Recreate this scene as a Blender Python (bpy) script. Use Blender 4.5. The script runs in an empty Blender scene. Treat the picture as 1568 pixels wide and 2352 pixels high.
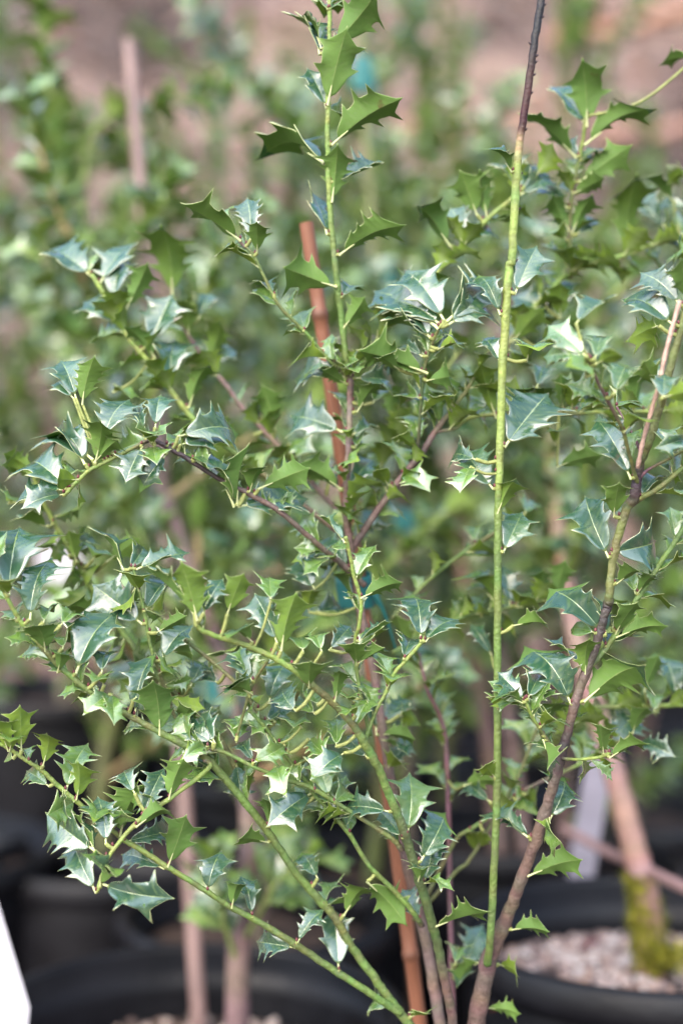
import bpy, bmesh, math, random
from mathutils import Vector, Matrix, noise

random.seed(7)
scene = bpy.context.scene
COL = scene.collection
R = math.radians

# ------------------------------------------------------------------ camera
CAM_H, PITCH = 0.86, R(0.5)
cam_d = bpy.data.cameras.new('camera')
cam = bpy.data.objects.new('camera', cam_d)
COL.objects.link(cam)
cam.location = (0, 0, CAM_H)
cam.rotation_euler = (R(90) - PITCH, 0, 0)
cam_d.sensor_fit = 'VERTICAL'
cam_d.sensor_height = 36.0
cam_d.sensor_width = 24.0
cam_d.lens = 50.0
cam_d.clip_start, cam_d.clip_end = 0.05, 400
cam_d.dof.use_dof = True
cam_d.dof.focus_distance = 0.935
cam_d.dof.aperture_fstop = 2.15
cam_d.dof.aperture_blades = 0
scene.camera = cam

# ------------------------------------------------------------------ world, sun, exposure (bright overcast)
SUN_EL, SUN_AZ = R(44), R(-155)          # azimuth from +Y, clockwise seen from above
world = bpy.data.worlds.new('World')
scene.world = world
world.use_nodes = True
wn, wl = world.node_tree.nodes, world.node_tree.links
sky = wn.new('ShaderNodeTexSky')
sky.sky_type = 'NISHITA'
sky.sun_disc = False
sky.sun_elevation = SUN_EL
sky.sun_rotation = SUN_AZ
sky.air_density, sky.dust_density, sky.ozone_density = 1.0, 4.0, 1.0
hs = wn.new('ShaderNodeHueSaturation')
hs.inputs['Saturation'].default_value = 1.0        # cloud veil: greyer than a clear sky
wl.new(sky.outputs[0], hs.inputs['Color'])
bg = wn['Background']
wl.new(hs.outputs[0], bg.inputs[0])
bg.inputs[1].default_value = 0.15

sd = bpy.data.lights.new('sun', 'SUN')
sd.energy, sd.angle, sd.color = 1.5, R(125), (0.78, 0.89, 1.0)
sun = bpy.data.objects.new('sun', sd)
COL.objects.link(sun)
sv = Vector((math.sin(SUN_AZ) * math.cos(SUN_EL), math.cos(SUN_AZ) * math.cos(SUN_EL), math.sin(SUN_EL)))
sun.rotation_euler = sv.to_track_quat('Z', 'Y').to_euler()
sun.location = sv * 20

scene.view_settings.view_transform = 'Standard'
scene.view_settings.look = 'None'
scene.view_settings.gamma = 1.0
scene.view_settings.use_curve_mapping = False
scene.view_settings.exposure = 1.78
scene.cycles.use_denoising = True
scene.cycles.max_bounces = 8
scene.cycles.transparent_max_bounces = 8

# ------------------------------------------------------------------ helpers
FX = 3266.0
RIGHT, FWD = Vector((1, 0, 0)), Vector((0, math.cos(PITCH), -math.sin(PITCH)))
UP = RIGHT.cross(FWD)
CAM = Vector((0, 0, CAM_H))
def P(x, y, d):
    return CAM + FWD * d + RIGHT * ((x - 784) / FX * d) + UP * (-(y - 1176) / FX * d)

def link(o, parent=None):
    COL.objects.link(o)
    if parent is not None:
        o.parent = parent
    return o
def tag(o, label=None, cat=None, group=None, kind=None):
    if label: o['label'] = label
    if cat: o['category'] = cat
    if group: o['group'] = group
    if kind: o['kind'] = kind
    return o
def thing(name, loc, label, cat, group=None):
    o = bpy.data.objects.new(name, None)
    o.empty_display_size = 0.05
    o.location = loc
    return tag(link(o), label, cat, group)

class MB:
    """collects vertices, faces and vertex colours of one mesh"""
    def __init__(s): s.v, s.f, s.c, s.m = [], [], [], []
    def ring_tube(s, pts, rads, cols, n=8, caps=True, jit=0.0):
        m = len(pts)
        t0 = (pts[1] - pts[0]).normalized()
        ref = t0.orthogonal().normalized()
        base = len(s.v)
        for k in range(m):
            t = (pts[min(k + 1, m - 1)] - pts[max(k - 1, 0)])
            t = t.normalized() if t.length > 1e-9 else t0
            ref = (ref - t * ref.dot(t)).normalized()
            b = t.cross(ref)
            for q in range(n):
                a = 2 * math.pi * q / n
                rr = rads[k] * (1 + (random.uniform(-jit, jit) if jit else 0))
                s.v.append(pts[k] + (ref * math.cos(a) + b * math.sin(a)) * rr)
                s.c.append(cols[k])
        for k in range(m - 1):
            for q in range(n):
                a, b_ = base + k * n + q, base + k * n + (q + 1) % n
                s.f.append((a, b_, b_ + n, a + n)); s.m.append(0)
        if caps:
            s.f.append(tuple(base + q for q in reversed(range(n)))); s.m.append(0)
            s.f.append(tuple(base + (m - 1) * n + q for q in range(n))); s.m.append(0)
    def lathe(s, prof, n=48, col=(0, 0, 0)):
        base = len(s.v)
        for (r, z) in prof:
            for q in range(n):
                a = 2 * math.pi * q / n
                s.v.append(Vector((r * math.cos(a), r * math.sin(a), z))); s.c.append(col)
        for k in range(len(prof) - 1):
            for q in range(n):
                a, b_ = base + k * n + q, base + k * n + (q + 1) % n
                s.f.append((a, b_, b_ + n, a + n)); s.m.append(0)
    def poly(s, pts, col=(0, 0, 0), mi=0):
        b = len(s.v)
        for p in pts: s.v.append(Vector(p)); s.c.append(col)
        s.f.append(tuple(range(b, b + len(pts)))); s.m.append(mi)
    def mesh(s, name, mats, smooth=True, off=None):
        me = bpy.data.meshes.new(name)
        v = [tuple(p - off) for p in s.v] if off is not None else [tuple(p) for p in s.v]
        me.from_pydata(v, [], s.f)
        ca = me.color_attributes.new('Col', 'FLOAT_COLOR', 'POINT')
        flat = []
        for c in s.c: flat.extend((c[0], c[1], c[2], 1.0))
        ca.data.foreach_set('color', flat)
        for m in (mats if isinstance(mats, (list, tuple)) else [mats]): me.materials.append(m)
        me.polygons.foreach_set('material_index', s.m)
        me.polygons.foreach_set('use_smooth', [smooth] * len(s.f))
        me.update()
        return me
    def build(s, name, mats, parent=None, smooth=True, off=None):
        return link(bpy.data.objects.new(name, s.mesh(name, mats, smooth, off)), parent)

def spline(keys, per=6):
    """Catmull-Rom through tuples of equal length"""
    out, n = [], len(keys)
    for i in range(n - 1):
        p0, p1, p2, p3 = keys[max(i - 1, 0)], keys[i], keys[i + 1], keys[min(i + 2, n - 1)]
        for k in range(per):
            t = k / per
            out.append(tuple(0.5 * (2 * b + (c - a) * t + (2 * a - 5 * b + 4 * c - d) * t * t + (3 * b - a - 3 * c + d) * t ** 3)
                             for a, b, c, d in zip(p0, p1, p2, p3)))
    out.append(tuple(keys[-1]))
    return out

# ------------------------------------------------------------------ materials
def new_mat(name):
    m = bpy.data.materials.new(name); m.use_nodes = True
    return m, m.node_tree.nodes, m.node_tree.links, m.node_tree.nodes['Principled BSDF']
def N(nodes, typ, **kw):
    n = nodes.new(typ)
    for k, v in kw.items(): setattr(n, k, v)
    return n
def ramp(nodes, stops):
    r = nodes.new('ShaderNodeValToRGB')
    e = r.color_ramp.elements
    while len(e) < len(stops): e.new(0.5)
    for el, (p, c) in zip(e, stops):
        el.position = p; el.color = (*c, 1) if len(c) == 3 else c
    return r
def mixc(nodes, links, fac, a, b, mode='MIX'):
    m = nodes.new('ShaderNodeMix'); m.data_type = 'RGBA'; m.blend_type = mode
    for sock, val in ((m.inputs[0], fac), (m.inputs[6], a), (m.inputs[7], b)):
        if hasattr(val, 'is_linked'): links.new(val, sock)
        elif isinstance(val, (int, float)): sock.default_value = val
        else: sock.default_value = (*val, 1)
    return m.outputs[2]

def leaf_material(name, under):
    m, n, l, bs = new_mat(name)
    info = N(n, 'ShaderNodeObjectInfo')
    sep = N(n, 'ShaderNodeSeparateColor'); l.new(info.outputs['Color'], sep.inputs[0])
    tc = N(n, 'ShaderNodeTexCoord')
    mp = N(n, 'ShaderNodeVectorMath', operation='ADD')
    l.new(tc.outputs['Object'], mp.inputs[0])
    cmb = N(n, 'ShaderNodeVectorMath', operation='SCALE'); cmb.inputs[0].default_value = (37, 19, 53)
    l.new(info.outputs['Random'], cmb.inputs['Scale']); l.new(cmb.outputs[0], mp.inputs[1])
    nz = N(n, 'ShaderNodeTexNoise'); nz.inputs['Scale'].default_value = 5; nz.inputs['Detail'].default_value = 4
    l.new(mp.outputs[0], nz.inputs['Vector'])
    col = N(n, 'ShaderNodeVertexColor'); col.layer_name = 'Col'
    cs = N(n, 'ShaderNodeSeparateColor'); l.new(col.outputs[0], cs.inputs[0])      # R: margin, G: midrib, B: vein
    inv = N(n, 'ShaderNodeMath', operation='SUBTRACT'); inv.inputs[0].default_value = 1.0; l.new(col.outputs['Alpha'], inv.inputs[1])
    yth = N(n, 'ShaderNodeMath', operation='ADD', use_clamp=True); l.new(sep.outputs[0], yth.inputs[0]); l.new(inv.outputs[0], yth.inputs[1])
    if under:
        a = mixc(n, l, info.outputs['Random'], (0.105, 0.225, 0.050), (0.180, 0.325, 0.066))
        a = mixc(n, l, yth.outputs[0], a, (0.300, 0.420, 0.035))
        b = mixc(n, l, nz.outputs[0], a, (0.125, 0.22, 0.055))
    else:
        a = mixc(n, l, info.outputs['Random'], (0.018, 0.068, 0.042), (0.042, 0.122, 0.060))
        a = mixc(n, l, yth.outputs[0], a, (0.190, 0.330, 0.040))
        b = mixc(n, l, nz.outputs[0], a, (0.026, 0.080, 0.040))
    vein = N(n, 'ShaderNodeMath', operation='MULTIPLY'); l.new(cs.outputs[2], vein.inputs[0]); vein.inputs[1].default_value = 0.5
    b = mixc(n, l, vein.outputs[0], b, (0.16, 0.24, 0.08))
    mr = ramp(n, [(0.30, (0, 0, 0)), (0.9, (0.9, 0.9, 0.9))]); l.new(cs.outputs[1], mr.inputs[0])
    b = mixc(n, l, mr.outputs[0], b, (0.27, 0.36, 0.12))
    er = ramp(n, [(0.55, (0, 0, 0)), (0.95, (0.85, 0.85, 0.85))]); l.new(cs.outputs[0], er.inputs[0])
    b = mixc(n, l, er.outputs[0], b, (0.42, 0.46, 0.22))
    # a few pale scuffs and spots
    sp = N(n, 'ShaderNodeTexNoise'); sp.inputs['Scale'].default_value = 26; sp.inputs['Detail'].default_value = 3
    l.new(mp.outputs[0], sp.inputs['Vector'])
    sr = ramp(n, [(0.66, (0, 0, 0)), (0.78, (0.35, 0.35, 0.35))]); l.new(sp.outputs[0], sr.inputs[0])
    b = mixc(n, l, sr.outputs[0], b, (0.22, 0.26, 0.17))
    # brown tips and blotches on some leaves only
    bz = N(n, 'ShaderNodeTexNoise'); bz.inputs['Scale'].default_value = 4.5; bz.inputs['Detail'].default_value = 5; l.new(mp.outputs[0], bz.inputs['Vector'])
    sx = N(n, 'ShaderNodeSeparateXYZ'); l.new(tc.outputs['Object'], sx.inputs[0])
    tipm = N(n, 'ShaderNodeMath', operation='MULTIPLY_ADD'); l.new(cs.outputs[0], tipm.inputs[0]); tipm.inputs[1].default_value = 0.10; l.new(bz.outputs[0], tipm.inputs[2])
    br_ = ramp(n, [(0.70, (0, 0, 0)), (0.76, (0.75, 0.75, 0.75))]); l.new(tipm.outputs[0], br_.inputs[0])
    b = mixc(n, l, br_.outputs[0], b, (0.13, 0.085, 0.035))
    l.new(b, bs.inputs['Base Color'])
    if under:
        bs.inputs['Roughness'].default_value = 0.55
        bs.inputs['Specular IOR Level'].default_value = 0.3
    else:
        rr = ramp(n, [(0.40, (0.34, 0.34, 0.34)), (0.54, (0.24, 0.24, 0.24)), (0.62, (0.10, 0.10, 0.10))])
        wz = N(n, 'ShaderNodeTexNoise'); wz.inputs['Scale'].default_value = 3.2; wz.inputs['Detail'].default_value = 5; wz.inputs['Distortion'].default_value = 0.6
        l.new(mp.outputs[0], wz.inputs['Vector']); l.new(wz.outputs[0], rr.inputs[0]); l.new(rr.outputs[0], bs.inputs['Roughness'])
        bs.inputs['Specular IOR Level'].default_value = 1.0
        bs.inputs['IOR'].default_value = 1.56
        bs.inputs['Coat Weight'].default_value = 0.7
        bs.inputs['Coat Roughness'].default_value = 0.12
    bp = N(n, 'ShaderNodeBump'); bp.inputs['Strength'].default_value = 0.35; bp.inputs['Distance'].default_value = 0.0008
    bn = N(n, 'ShaderNodeTexNoise'); bn.inputs['Scale'].default_value = 16; bn.inputs['Detail'].default_value = 4
    l.new(mp.outputs[0], bn.inputs['Vector'])
    ad = N(n, 'ShaderNodeMath', operation='MULTIPLY_ADD'); l.new(cs.outputs[2], ad.inputs[0]); ad.inputs[1].default_value = -0.35; l.new(bn.outputs[0], ad.inputs[2])
    l.new(ad.outputs[0], bp.inputs['Height']); l.new(bp.outputs[0], bs.inputs['Normal'])
    tr = N(n, 'ShaderNodeBsdfTranslucent')
    tcx = mixc(n, l, 0.5, b, (0.16, 0.36, 0.04))
    l.new(tcx, tr.inputs[0])
    ms = N(n, 'ShaderNodeMixShader'); ms.inputs[0].default_value = 0.40 if under else 0.20
    l.new(bs.outputs[0], ms.inputs[1]); l.new(tr.outputs[0], ms.inputs[2])
    l.new(ms.outputs[0], n['Material Output'].inputs[0])
    return m
M_TOP, M_UNDER = leaf_material('leaf_upper_side', False), leaf_material('leaf_under_side', True)
m, n, l, bs = new_mat('leaf_margin'); bs.inputs['Base Color'].default_value = (0.46, 0.50, 0.24, 1); bs.inputs['Roughness'].default_value = 0.45
M_RIM = m

def colattr_material(name, rough=0.6, spec=0.4, bump=0.3, bscale=220, var=0.35, vscale=70, stretch=None, spots=False):
    m, n, l, bs = new_mat(name)
    c = N(n, 'ShaderNodeVertexColor'); c.layer_name = 'Col'
    tc = N(n, 'ShaderNodeTexCoord')
    src = tc.outputs['Object']
    if stretch:
        mpn = N(n, 'ShaderNodeMapping'); mpn.inputs['Scale'].default_value = stretch
        l.new(src, mpn.inputs[0]); src = mpn.outputs[0]
    nz = N(n, 'ShaderNodeTexNoise'); nz.inputs['Scale'].default_value = vscale; nz.inputs['Detail'].default_value = 6
    l.new(src, nz.inputs['Vector'])
    rp = ramp(n, [(0.30, (1 - var,) * 3), (0.70, (1 + var * 0.6,) * 3)]); l.new(nz.outputs[0], rp.inputs[0])
    b = mixc(n, l, 1.0, c.outputs[0], rp.outputs[0], 'MULTIPLY')
    if spots:
        s1 = N(n, 'ShaderNodeTexNoise'); s1.inputs['Scale'].default_value = 55; s1.inputs['Detail'].default_value = 5; l.new(src, s1.inputs['Vector'])
        r1 = ramp(n, [(0.58, (0, 0, 0)), (0.76, (0.45, 0.45, 0.45))]); l.new(s1.outputs[0], r1.inputs[0])
        b = mixc(n, l, r1.outputs[0], b, (0.085, 0.070, 0.055))
        s2 = N(n, 'ShaderNodeTexVoronoi'); s2.inputs['Scale'].default_value = 260; l.new(src, s2.inputs['Vector'])
        r2 = ramp(n, [(0.05, (0.35, 0.35, 0.35)), (0.13, (0, 0, 0))]); l.new(s2.outputs['Distance'], r2.inputs[0])
        b = mixc(n, l, r2.outputs[0], b, (0.30, 0.25, 0.19))
    l.new(b, bs.inputs['Base Color'])
    bs.inputs['Roughness'].default_value = rough
    bs.inputs['Specular IOR Level'].default_value = spec
    bn = N(n, 'ShaderNodeTexNoise'); bn.inputs['Scale'].default_value = bscale; bn.inputs['Detail'].default_value = 5
    l.new(src, bn.inputs['Vector'])
    bp = N(n, 'ShaderNodeBump'); bp.inputs['Strength'].default_value = bump; bp.inputs['Distance'].default_value = 0.002
    l.new(bn.outputs[0], bp.inputs['Height']); l.new(bp.outputs[0], bs.inputs['Normal'])
    return m
M_BARK = colattr_material('holly_bark', 0.55, 0.42, 0.6, 420, 0.32, 210, spots=True)
M_BAMBOO = colattr_material('bamboo_cane', 0.42, 0.5, 0.25, 160, 0.35, 60, (1, 1, 0.12))
M_STONE = colattr_material('gravel', 0.75, 0.35, 0.4, 150, 0.35, 120)
M_MOSS = colattr_material('moss', 0.9, 0.1, 0.2, 200, 0.4, 90)
M_LITTER = colattr_material('leaf_litter', 0.8, 0.2, 0.3, 60, 0.4, 25)

def plain_mat(name, col, rough, spec=0.5, var=0.2, scale=8, bump=0.0, bscale=60):
    m, n, l, bs = new_mat(name)
    tc = N(n, 'ShaderNodeTexCoord')
    nz = N(n, 'ShaderNodeTexNoise'); nz.inputs['Scale'].default_value = scale; nz.inputs['Detail'].default_value = 6
    l.new(tc.outputs['Object'], nz.inputs['Vector'])
    rp = ramp(n, [(0.3, tuple(c * (1 - var) for c in col)), (0.7, tuple(c * (1 + var) for c in col))]); l.new(nz.outputs[0], rp.inputs[0])
    l.new(rp.outputs[0], bs.inputs['Base Color'])
    rr = ramp(n, [(0.3, (rough * 0.8,) * 3), (0.7, (min(rough * 1.2, 1),) * 3)]); l.new(nz.outputs[0], rr.inputs[0]); l.new(rr.outputs[0], bs.inputs['Roughness'])
    bs.inputs['Specular IOR Level'].default_value = spec
    if bump:
        bn = N(n, 'ShaderNodeTexNoise'); bn.inputs['Scale'].default_value = bscale; bn.inputs['Detail'].default_value = 5
        l.new(tc.outputs['Object'], bn.inputs['Vector'])
        bp = N(n, 'ShaderNodeBump'); bp.inputs['Strength'].default_value = bump; bp.inputs['Distance'].default_value = 0.004
        l.new(bn.outputs[0], bp.inputs['Height']); l.new(bp.outputs[0], bs.inputs['Normal'])
    return m
M_POT = plain_mat('black_pot_plastic', (0.0042, 0.0042, 0.0060), 0.50, 0.26, 0.35, 14, 0.15, 90)
M_SOIL = plain_mat('potting_soil', (0.050, 0.034, 0.028), 0.9, 0.2, 0.4, 40, 0.8, 70)
M_TIE = plain_mat('green_tie_tape', (0.005, 0.105, 0.100), 0.5, 0.5, 0.15, 20)
M_LABEL = plain_mat('white_label_plastic', (0.50, 0.49, 0.54), 0.45, 0.5, 0.06, 10)
M_LABEL2 = plain_mat('weathered_label_plastic', (0.22, 0.205, 0.25), 0.4, 0.5, 0.25, 22)

def ground_material(name):
    m, n, l, bs = new_mat(name)
    tc = N(n, 'ShaderNodeTexCoord')
    a = N(n, 'ShaderNodeTexNoise'); a.inputs['Scale'].default_value = 0.8; a.inputs['Detail'].default_value = 6; a.inputs['Roughness'].default_value = 0.65
    l.new(tc.outputs['Object'], a.inputs['Vector'])
    ra = ramp(n, [(0.36, (0.032, 0.024, 0.022)), (0.46, (0.095, 0.068, 0.060)), (0.56, (0.19, 0.130, 0.108)), (0.66, (0.125, 0.098, 0.070))]); l.new(a.outputs[0], ra.inputs[0])
    v = N(n, 'ShaderNodeTexVoronoi'); v.inputs['Scale'].default_value = 45; v.inputs['Randomness'].default_value = 1
    l.new(tc.outputs['Object'], v.inputs['Vector'])
    hv = N(n, 'ShaderNodeHueSaturation'); hv.inputs['Saturation'].default_value = 0.5
    l.new(v.outputs['Color'], hv.inputs['Color'])
    b = mixc(n, l, 0.22, ra.outputs[0], hv.outputs[0], 'OVERLAY')
    l.new(b, bs.inputs['Base Color'])
    bs.inputs['Roughness'].default_value = 0.9; bs.inputs['Specular IOR Level'].default_value = 0.2
    bp = N(n, 'ShaderNodeBump'); bp.inputs['Strength'].default_value = 0.7; bp.inputs['Distance'].default_value = 0.02
    l.new(v.outputs['Distance'], bp.inputs['Height']); l.new(bp.outputs[0], bs.inputs['Normal'])
    return m
M_GROUND = ground_material('bare_earth')

# ------------------------------------------------------------------ ground and bank
def ground_z(x, y):
    s = min(max((y - 4.3) / 7.0, 0), 1)
    z = 6.2 * (s * s * (3 - 2 * s) * 0.55 + s * 0.45)
    if y > 3.5: z += 0.16 * min((y - 3.5) / 2, 1) * noise.noise(Vector((x * 0.6, y * 0.6, 0.3)))
    return z + 0.006 * noise.noise(Vector((x * 4, y * 4, 7)))
def build_ground():
    xs = [-120, -60, -30, -16] + [-9 + 0.3 * i for i in range(61)] + [16, 30, 60, 120]
    ys = [-120, -60, -25, -8, -3] + [-1 + 0.25 * i for i in range(57)] + [16, 25, 60, 150]
    v = [(x, y, ground_z(x, y)) for y in ys for x in xs]
    nx = len(xs)
    f = [(j * nx + i, j * nx + i + 1, (j + 1) * nx + i + 1, (j + 1) * nx + i) for j in range(len(ys) - 1) for i in range(nx - 1)]
    me = bpy.data.meshes.new('ground'); me.from_pydata(v, [], f); me.materials.append(M_GROUND)
    me.polygons.foreach_set('use_smooth', [True] * len(f))
    tag(link(bpy.data.objects.new('ground', me)), kind='structure')
build_ground()

# ------------------------------------------------------------------ holly leaf meshes (length 1 along X, upper side +Z)
def leaf_mesh(name, rng, nsp=3, width=0.30, fold=0.45, recurve=0.25, twist=0.0, smooth=False, spread=1.0, ns=6, fr=(0.0, 0.05, 0.34, 0.66, 0.92, 1.0), rim=True):
    pet = 0.09
    peak = rng.uniform(0.55, 0.68)
    ts = []                                   # outline samples (t, half width, forward shift, spine flag)
    def env(t):
        t = min(max(t, 0), 1)
        if smooth: return width * math.sin(math.pi * t) ** 0.8
        return width * (min(t / peak, 1) ** 0.58 if t < peak else max(1 - ((t - peak) / (1 - peak)) ** 1.25, 0) ** 0.95)
    def side():
        out = []
        if smooth:
            for k in range(1, 16):
                t = k / 16
                out.append((t, env(t) * 0.92, 0.0, 0.0))
            return out
        lo = {2: 0.40, 3: 0.27, 4: 0.22}[nsp]
        sp = [lo + (0.72 - lo) * (k + rng.uniform(-0.13, 0.13)) / (nsp - 1) for k in range(nsp)]
        stops = [0.0] + sp + [1.0]
        for k in range(len(stops) - 1):
            a, b = stops[k], stops[k + 1]
            for q in range(ns):
                u = q / ns
                t = a + (b - a) * u
                isl = (q == 0 and k > 0)
                if isl:
                    out.append((t, max(env(t), width * 0.50) * (1.20 + 0.18 * k / nsp) * spread + 0.05, 0.055, 1.0))
                else:
                    dip = math.sin(math.pi * u)
                    near = max(1 - u * 4.2, 0) if k > 0 else 0
                    near2 = max(1 - (1 - u) * 4.2, 0) if k < len(stops) - 2 else 0
                    w = env(t) * (0.98 - 0.15 * dip ** 0.8) if k > 0 else env(t) * 0.97
                    w *= 1 + 0.10 * (near + near2)
                    fw = 0.03 * near - 0.0 * near2
                    if k == len(stops) - 2: w = width * (0.92 * (1 - u) ** 1.22)
                    out.append((t, max(w, 0.006), fw, 0.0))
        return out[1:]
    L, Rr = side(), side()
    m = min(len(L), len(Rr)); L, Rr = L[:m], Rr[:m]
    ph = rng.uniform(0, 6.28); und = rng.uniform(0.03, 0.09)
    bend_side = rng.uniform(-0.12, 0.12)
    zs = [rng.uniform(-0.02, 0.10) for _ in range(2 * m)]
    def place(t, y, sgn, wn, z):
        """apply fold, undulation, twist and recurve"""
        a = fold * (0.55 + 0.45 * math.sin(math.pi * min(t * 1.1, 1)))
        yy, zz = y * math.cos(a), abs(y) * math.sin(a) + z
        zz += und * math.sin(ph + t * 9.0 + sgn) * wn * wn
        zz -= 0.10 * wn ** 3 * fold
        tw = twist * t
        yy, zz = yy * math.cos(tw) - zz * math.sin(tw), yy * math.sin(tw) + zz * math.cos(tw)
        x = pet + (1 - pet) * t
        k = recurve * 1.6
        ang = k * t * t
        x2 = x - 0.12 * recurve * t ** 3 - zz * math.sin(ang)
        z2 = zz * math.cos(ang) - recurve * 0.42 * t ** 2.4
        return Vector((x2, yy + bend_side * t * t, z2 + recurve * 0.10 * math.sin(math.pi * t)))
    V, F, MI, C = [], [], [], []
    th = 0.0075
    cols = {}
    def row(samples, sgn, zoff):
        idx = []
        for k, (t, w, fw, spn) in enumerate(samples):
            r = []
            for q, u in enumerate(fr):
                ext = w * u
                tt = t + fw * u * u
                z = (zs[k + (0 if sgn > 0 else m)] * u ** 2 if spn else 0) + zoff * (0.25 if q == len(fr) - 1 else 1)
                p = place(tt, ext * sgn, sgn, u * min(w / max(width, 1e-6), 1.2), z)
                V.append(p)
                vein = 0.0
                if 0 < q < 5: vein = 0.5 + 0.5 * math.cos((t - 0.25 * u) * 2 * math.pi * 7)
                C.append((1.0 if q == len(fr) - 1 else (0.75 if spn and q == 4 else 0.0), 1.0 if q == 0 else 0.0, vein ** 6))
                r.append(len(V) - 1)
            idx.append(r)
        return idx
    base_top, tip_top, base_bot, tip_bot = None, None, None, None
    def add(p, c): V.append(p); C.append(c); return len(V) - 1
    grids = {}
    for zoff, key in ((th, 'top'), (-th, 'bot')):
        gl, gr = row(L, 1, zoff), row(Rr, -1, zoff)
        for a, b in zip(gl, gr): b[0] = a[0]           # weld the midrib
        bi = add(place(0, 0, 1, 0, zoff), (0, 1, 0)); ti = add(place(1.0, 0, 1, 0, zoff * 0.2) + Vector((0.035, 0, -0.004)), (1, 1, 0))
        grids[key] = (gl, gr, bi, ti)
        flip = key == 'bot'
        mi = 1 if flip else 0
        for g, s in ((gl, 1), (gr, -1)):
            rev = (s > 0) == flip
            def face(*vv):
                F.append(tuple(vv) if rev else tuple(reversed(vv))); MI.append(mi)
            for k in range(m - 1):
                for q in range(len(fr) - 1):
                    face(g[k][q], g[k][q + 1], g[k + 1][q + 1], g[k + 1][q])
            for q in range(len(fr) - 1):
                face(bi, g[0][q + 1], g[0][q]) if True else None
                face(ti, g[-1][q], g[-1][q + 1])
    gt, gb = grids['top'], grids['bot']
    for s in ((0, 1) if rim else ()):
        loop_t = [gt[2]] + [r[-1] for r in gt[s]] + [gt[3]]
        loop_b = [gb[2]] + [r[-1] for r in gb[s]] + [gb[3]]
        for k in range(len(loop_t) - 1):
            q = (loop_t[k], loop_t[k + 1], loop_b[k + 1], loop_b[k])
            F.append(q if s == 0 else tuple(reversed(q))); MI.append(2)
    # petiole
    pr = 0.016
    b0 = len(V)
    for (x, rr, z) in ((-0.01, pr * 1.15, -0.02), (pet * 0.55, pr, -0.012), (pet + 0.06, pr * 0.75, -0.006), (pet + 0.16, pr * 0.4, -0.006)):
        for q in range(6):
            a = 2 * math.pi * q / 6
            V.append(Vector((x, rr * math.cos(a), z + rr * math.sin(a)))); C.append((1, 1, 0))
    for k in range(3):
        for q in range(6):
            a, b = b0 + k * 6 + q, b0 + k * 6 + (q + 1) % 6
            F.append((a, b, b + 6, a + 6)); MI.append(2)
    me = bpy.data.meshes.new(name)
    me.from_pydata([tuple(p) for p in V], [], F)
    ca = me.color_attributes.new('Col', 'FLOAT_COLOR', 'POINT')
    flat = []
    for c in C: flat.extend((*c, 1.0))
    ca.data.foreach_set('color', flat)
    for mm in (M_TOP, M_UNDER, M_RIM): me.materials.append(mm)
    me.polygons.foreach_set('material_index', MI)
    me.polygons.foreach_set('use_smooth', [True] * len(F))
    me.update()
    return me
lr = random.Random(11)
LEAVES = []
for k in range(26):
    LEAVES.append(leaf_mesh('holly_leaf', lr, nsp=[2, 3, 2, 3, 3, 2, 4, 2][k % 8], width=lr.uniform(0.23, 0.345), fold=lr.uniform(0.25, 0.95),
                            recurve=lr.uniform(0.0, 0.75), twist=lr.uniform(-0.5, 0.5), spread=lr.uniform(0.95, 1.25)))
LEAF_NARROW = [leaf_mesh('holly_leaf', lr, nsp=3, width=0.25, fold=0.75, recurve=lr.uniform(0.1, 0.5), twist=lr.uniform(-0.4, 0.4)) for _ in range(4)]
LEAF_SMOOTH = [leaf_mesh('holly_leaf', lr, width=0.22, fold=0.3, recurve=0.35, smooth=True) for _ in range(2)]

LEAF_LOW = [leaf_mesh('holly_leaf', lr, nsp=lr.choice([2, 3]), width=lr.uniform(0.29, 0.36), fold=lr.uniform(0.2, 0.7), recurve=lr.uniform(0, 0.6), twist=lr.uniform(-.5, .5), ns=3, fr=(0.0, 0.9, 1.0), rim=False) for _ in range(8)]
class LeafBatch:
    """many leaves as one mesh, in units of LB metres"""
    LB = 0.036
    def __init__(s): s.v, s.f, s.m, s.c = [], [], [], []
    def add(s, me, mt, youth):
        b = len(s.v)
        s.v.extend(tuple((mt @ v.co) / s.LB) for v in me.vertices)
        for p in me.polygons:
            s.f.append(tuple(b + i for i in p.vertices)); s.m.append(p.material_index)
        for d_ in me.color_attributes['Col'].data:
            c = d_.color; s.c.extend((c[0], c[1], c[2], 1.0 - youth))
    def build(s, name, parent):
        me = bpy.data.meshes.new(name); me.from_pydata(s.v, [], s.f)
        ca = me.color_attributes.new('Col', 'FLOAT_COLOR', 'POINT'); ca.data.foreach_set('color', s.c)
        for mm in (M_TOP, M_UNDER, M_RIM): me.materials.append(mm)
        me.polygons.foreach_set('material_index', s.m); me.polygons.foreach_set('use_smooth', [True] * len(s.f)); me.update()
        o = link(bpy.data.objects.new(name, me), parent); o.scale = (s.LB,) * 3
        return tag(o, kind='stuff')
def leaf_matrix(base, axis, normal, length, wscale, origin):
    x = axis.normalized(); z = (normal - x * normal.dot(x)).normalized(); y = z.cross(x)
    return Matrix.Translation(base - origin) @ Matrix((x, y, z)).transposed().to_4x4() @ Matrix.Diagonal((length, length * wscale, length * wscale, 1))
def leaf_object(mesh, base, axis, normal, length, wscale, parent, origin, youth=0.0):
    x = axis.normalized(); z = (normal - x * normal.dot(x)).normalized(); y = z.cross(x)
    mt = Matrix.Translation(base - origin) @ Matrix((x, y, z)).transposed().to_4x4() @ Matrix.Diagonal((length, length * wscale, length * wscale, 1))
    o = bpy.data.objects.new('leaf', mesh)
    COL.objects.link(o)
    o.parent = parent
    o.matrix_local = mt
    o.color = (youth, 0, 0, 1)
    return o

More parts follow.
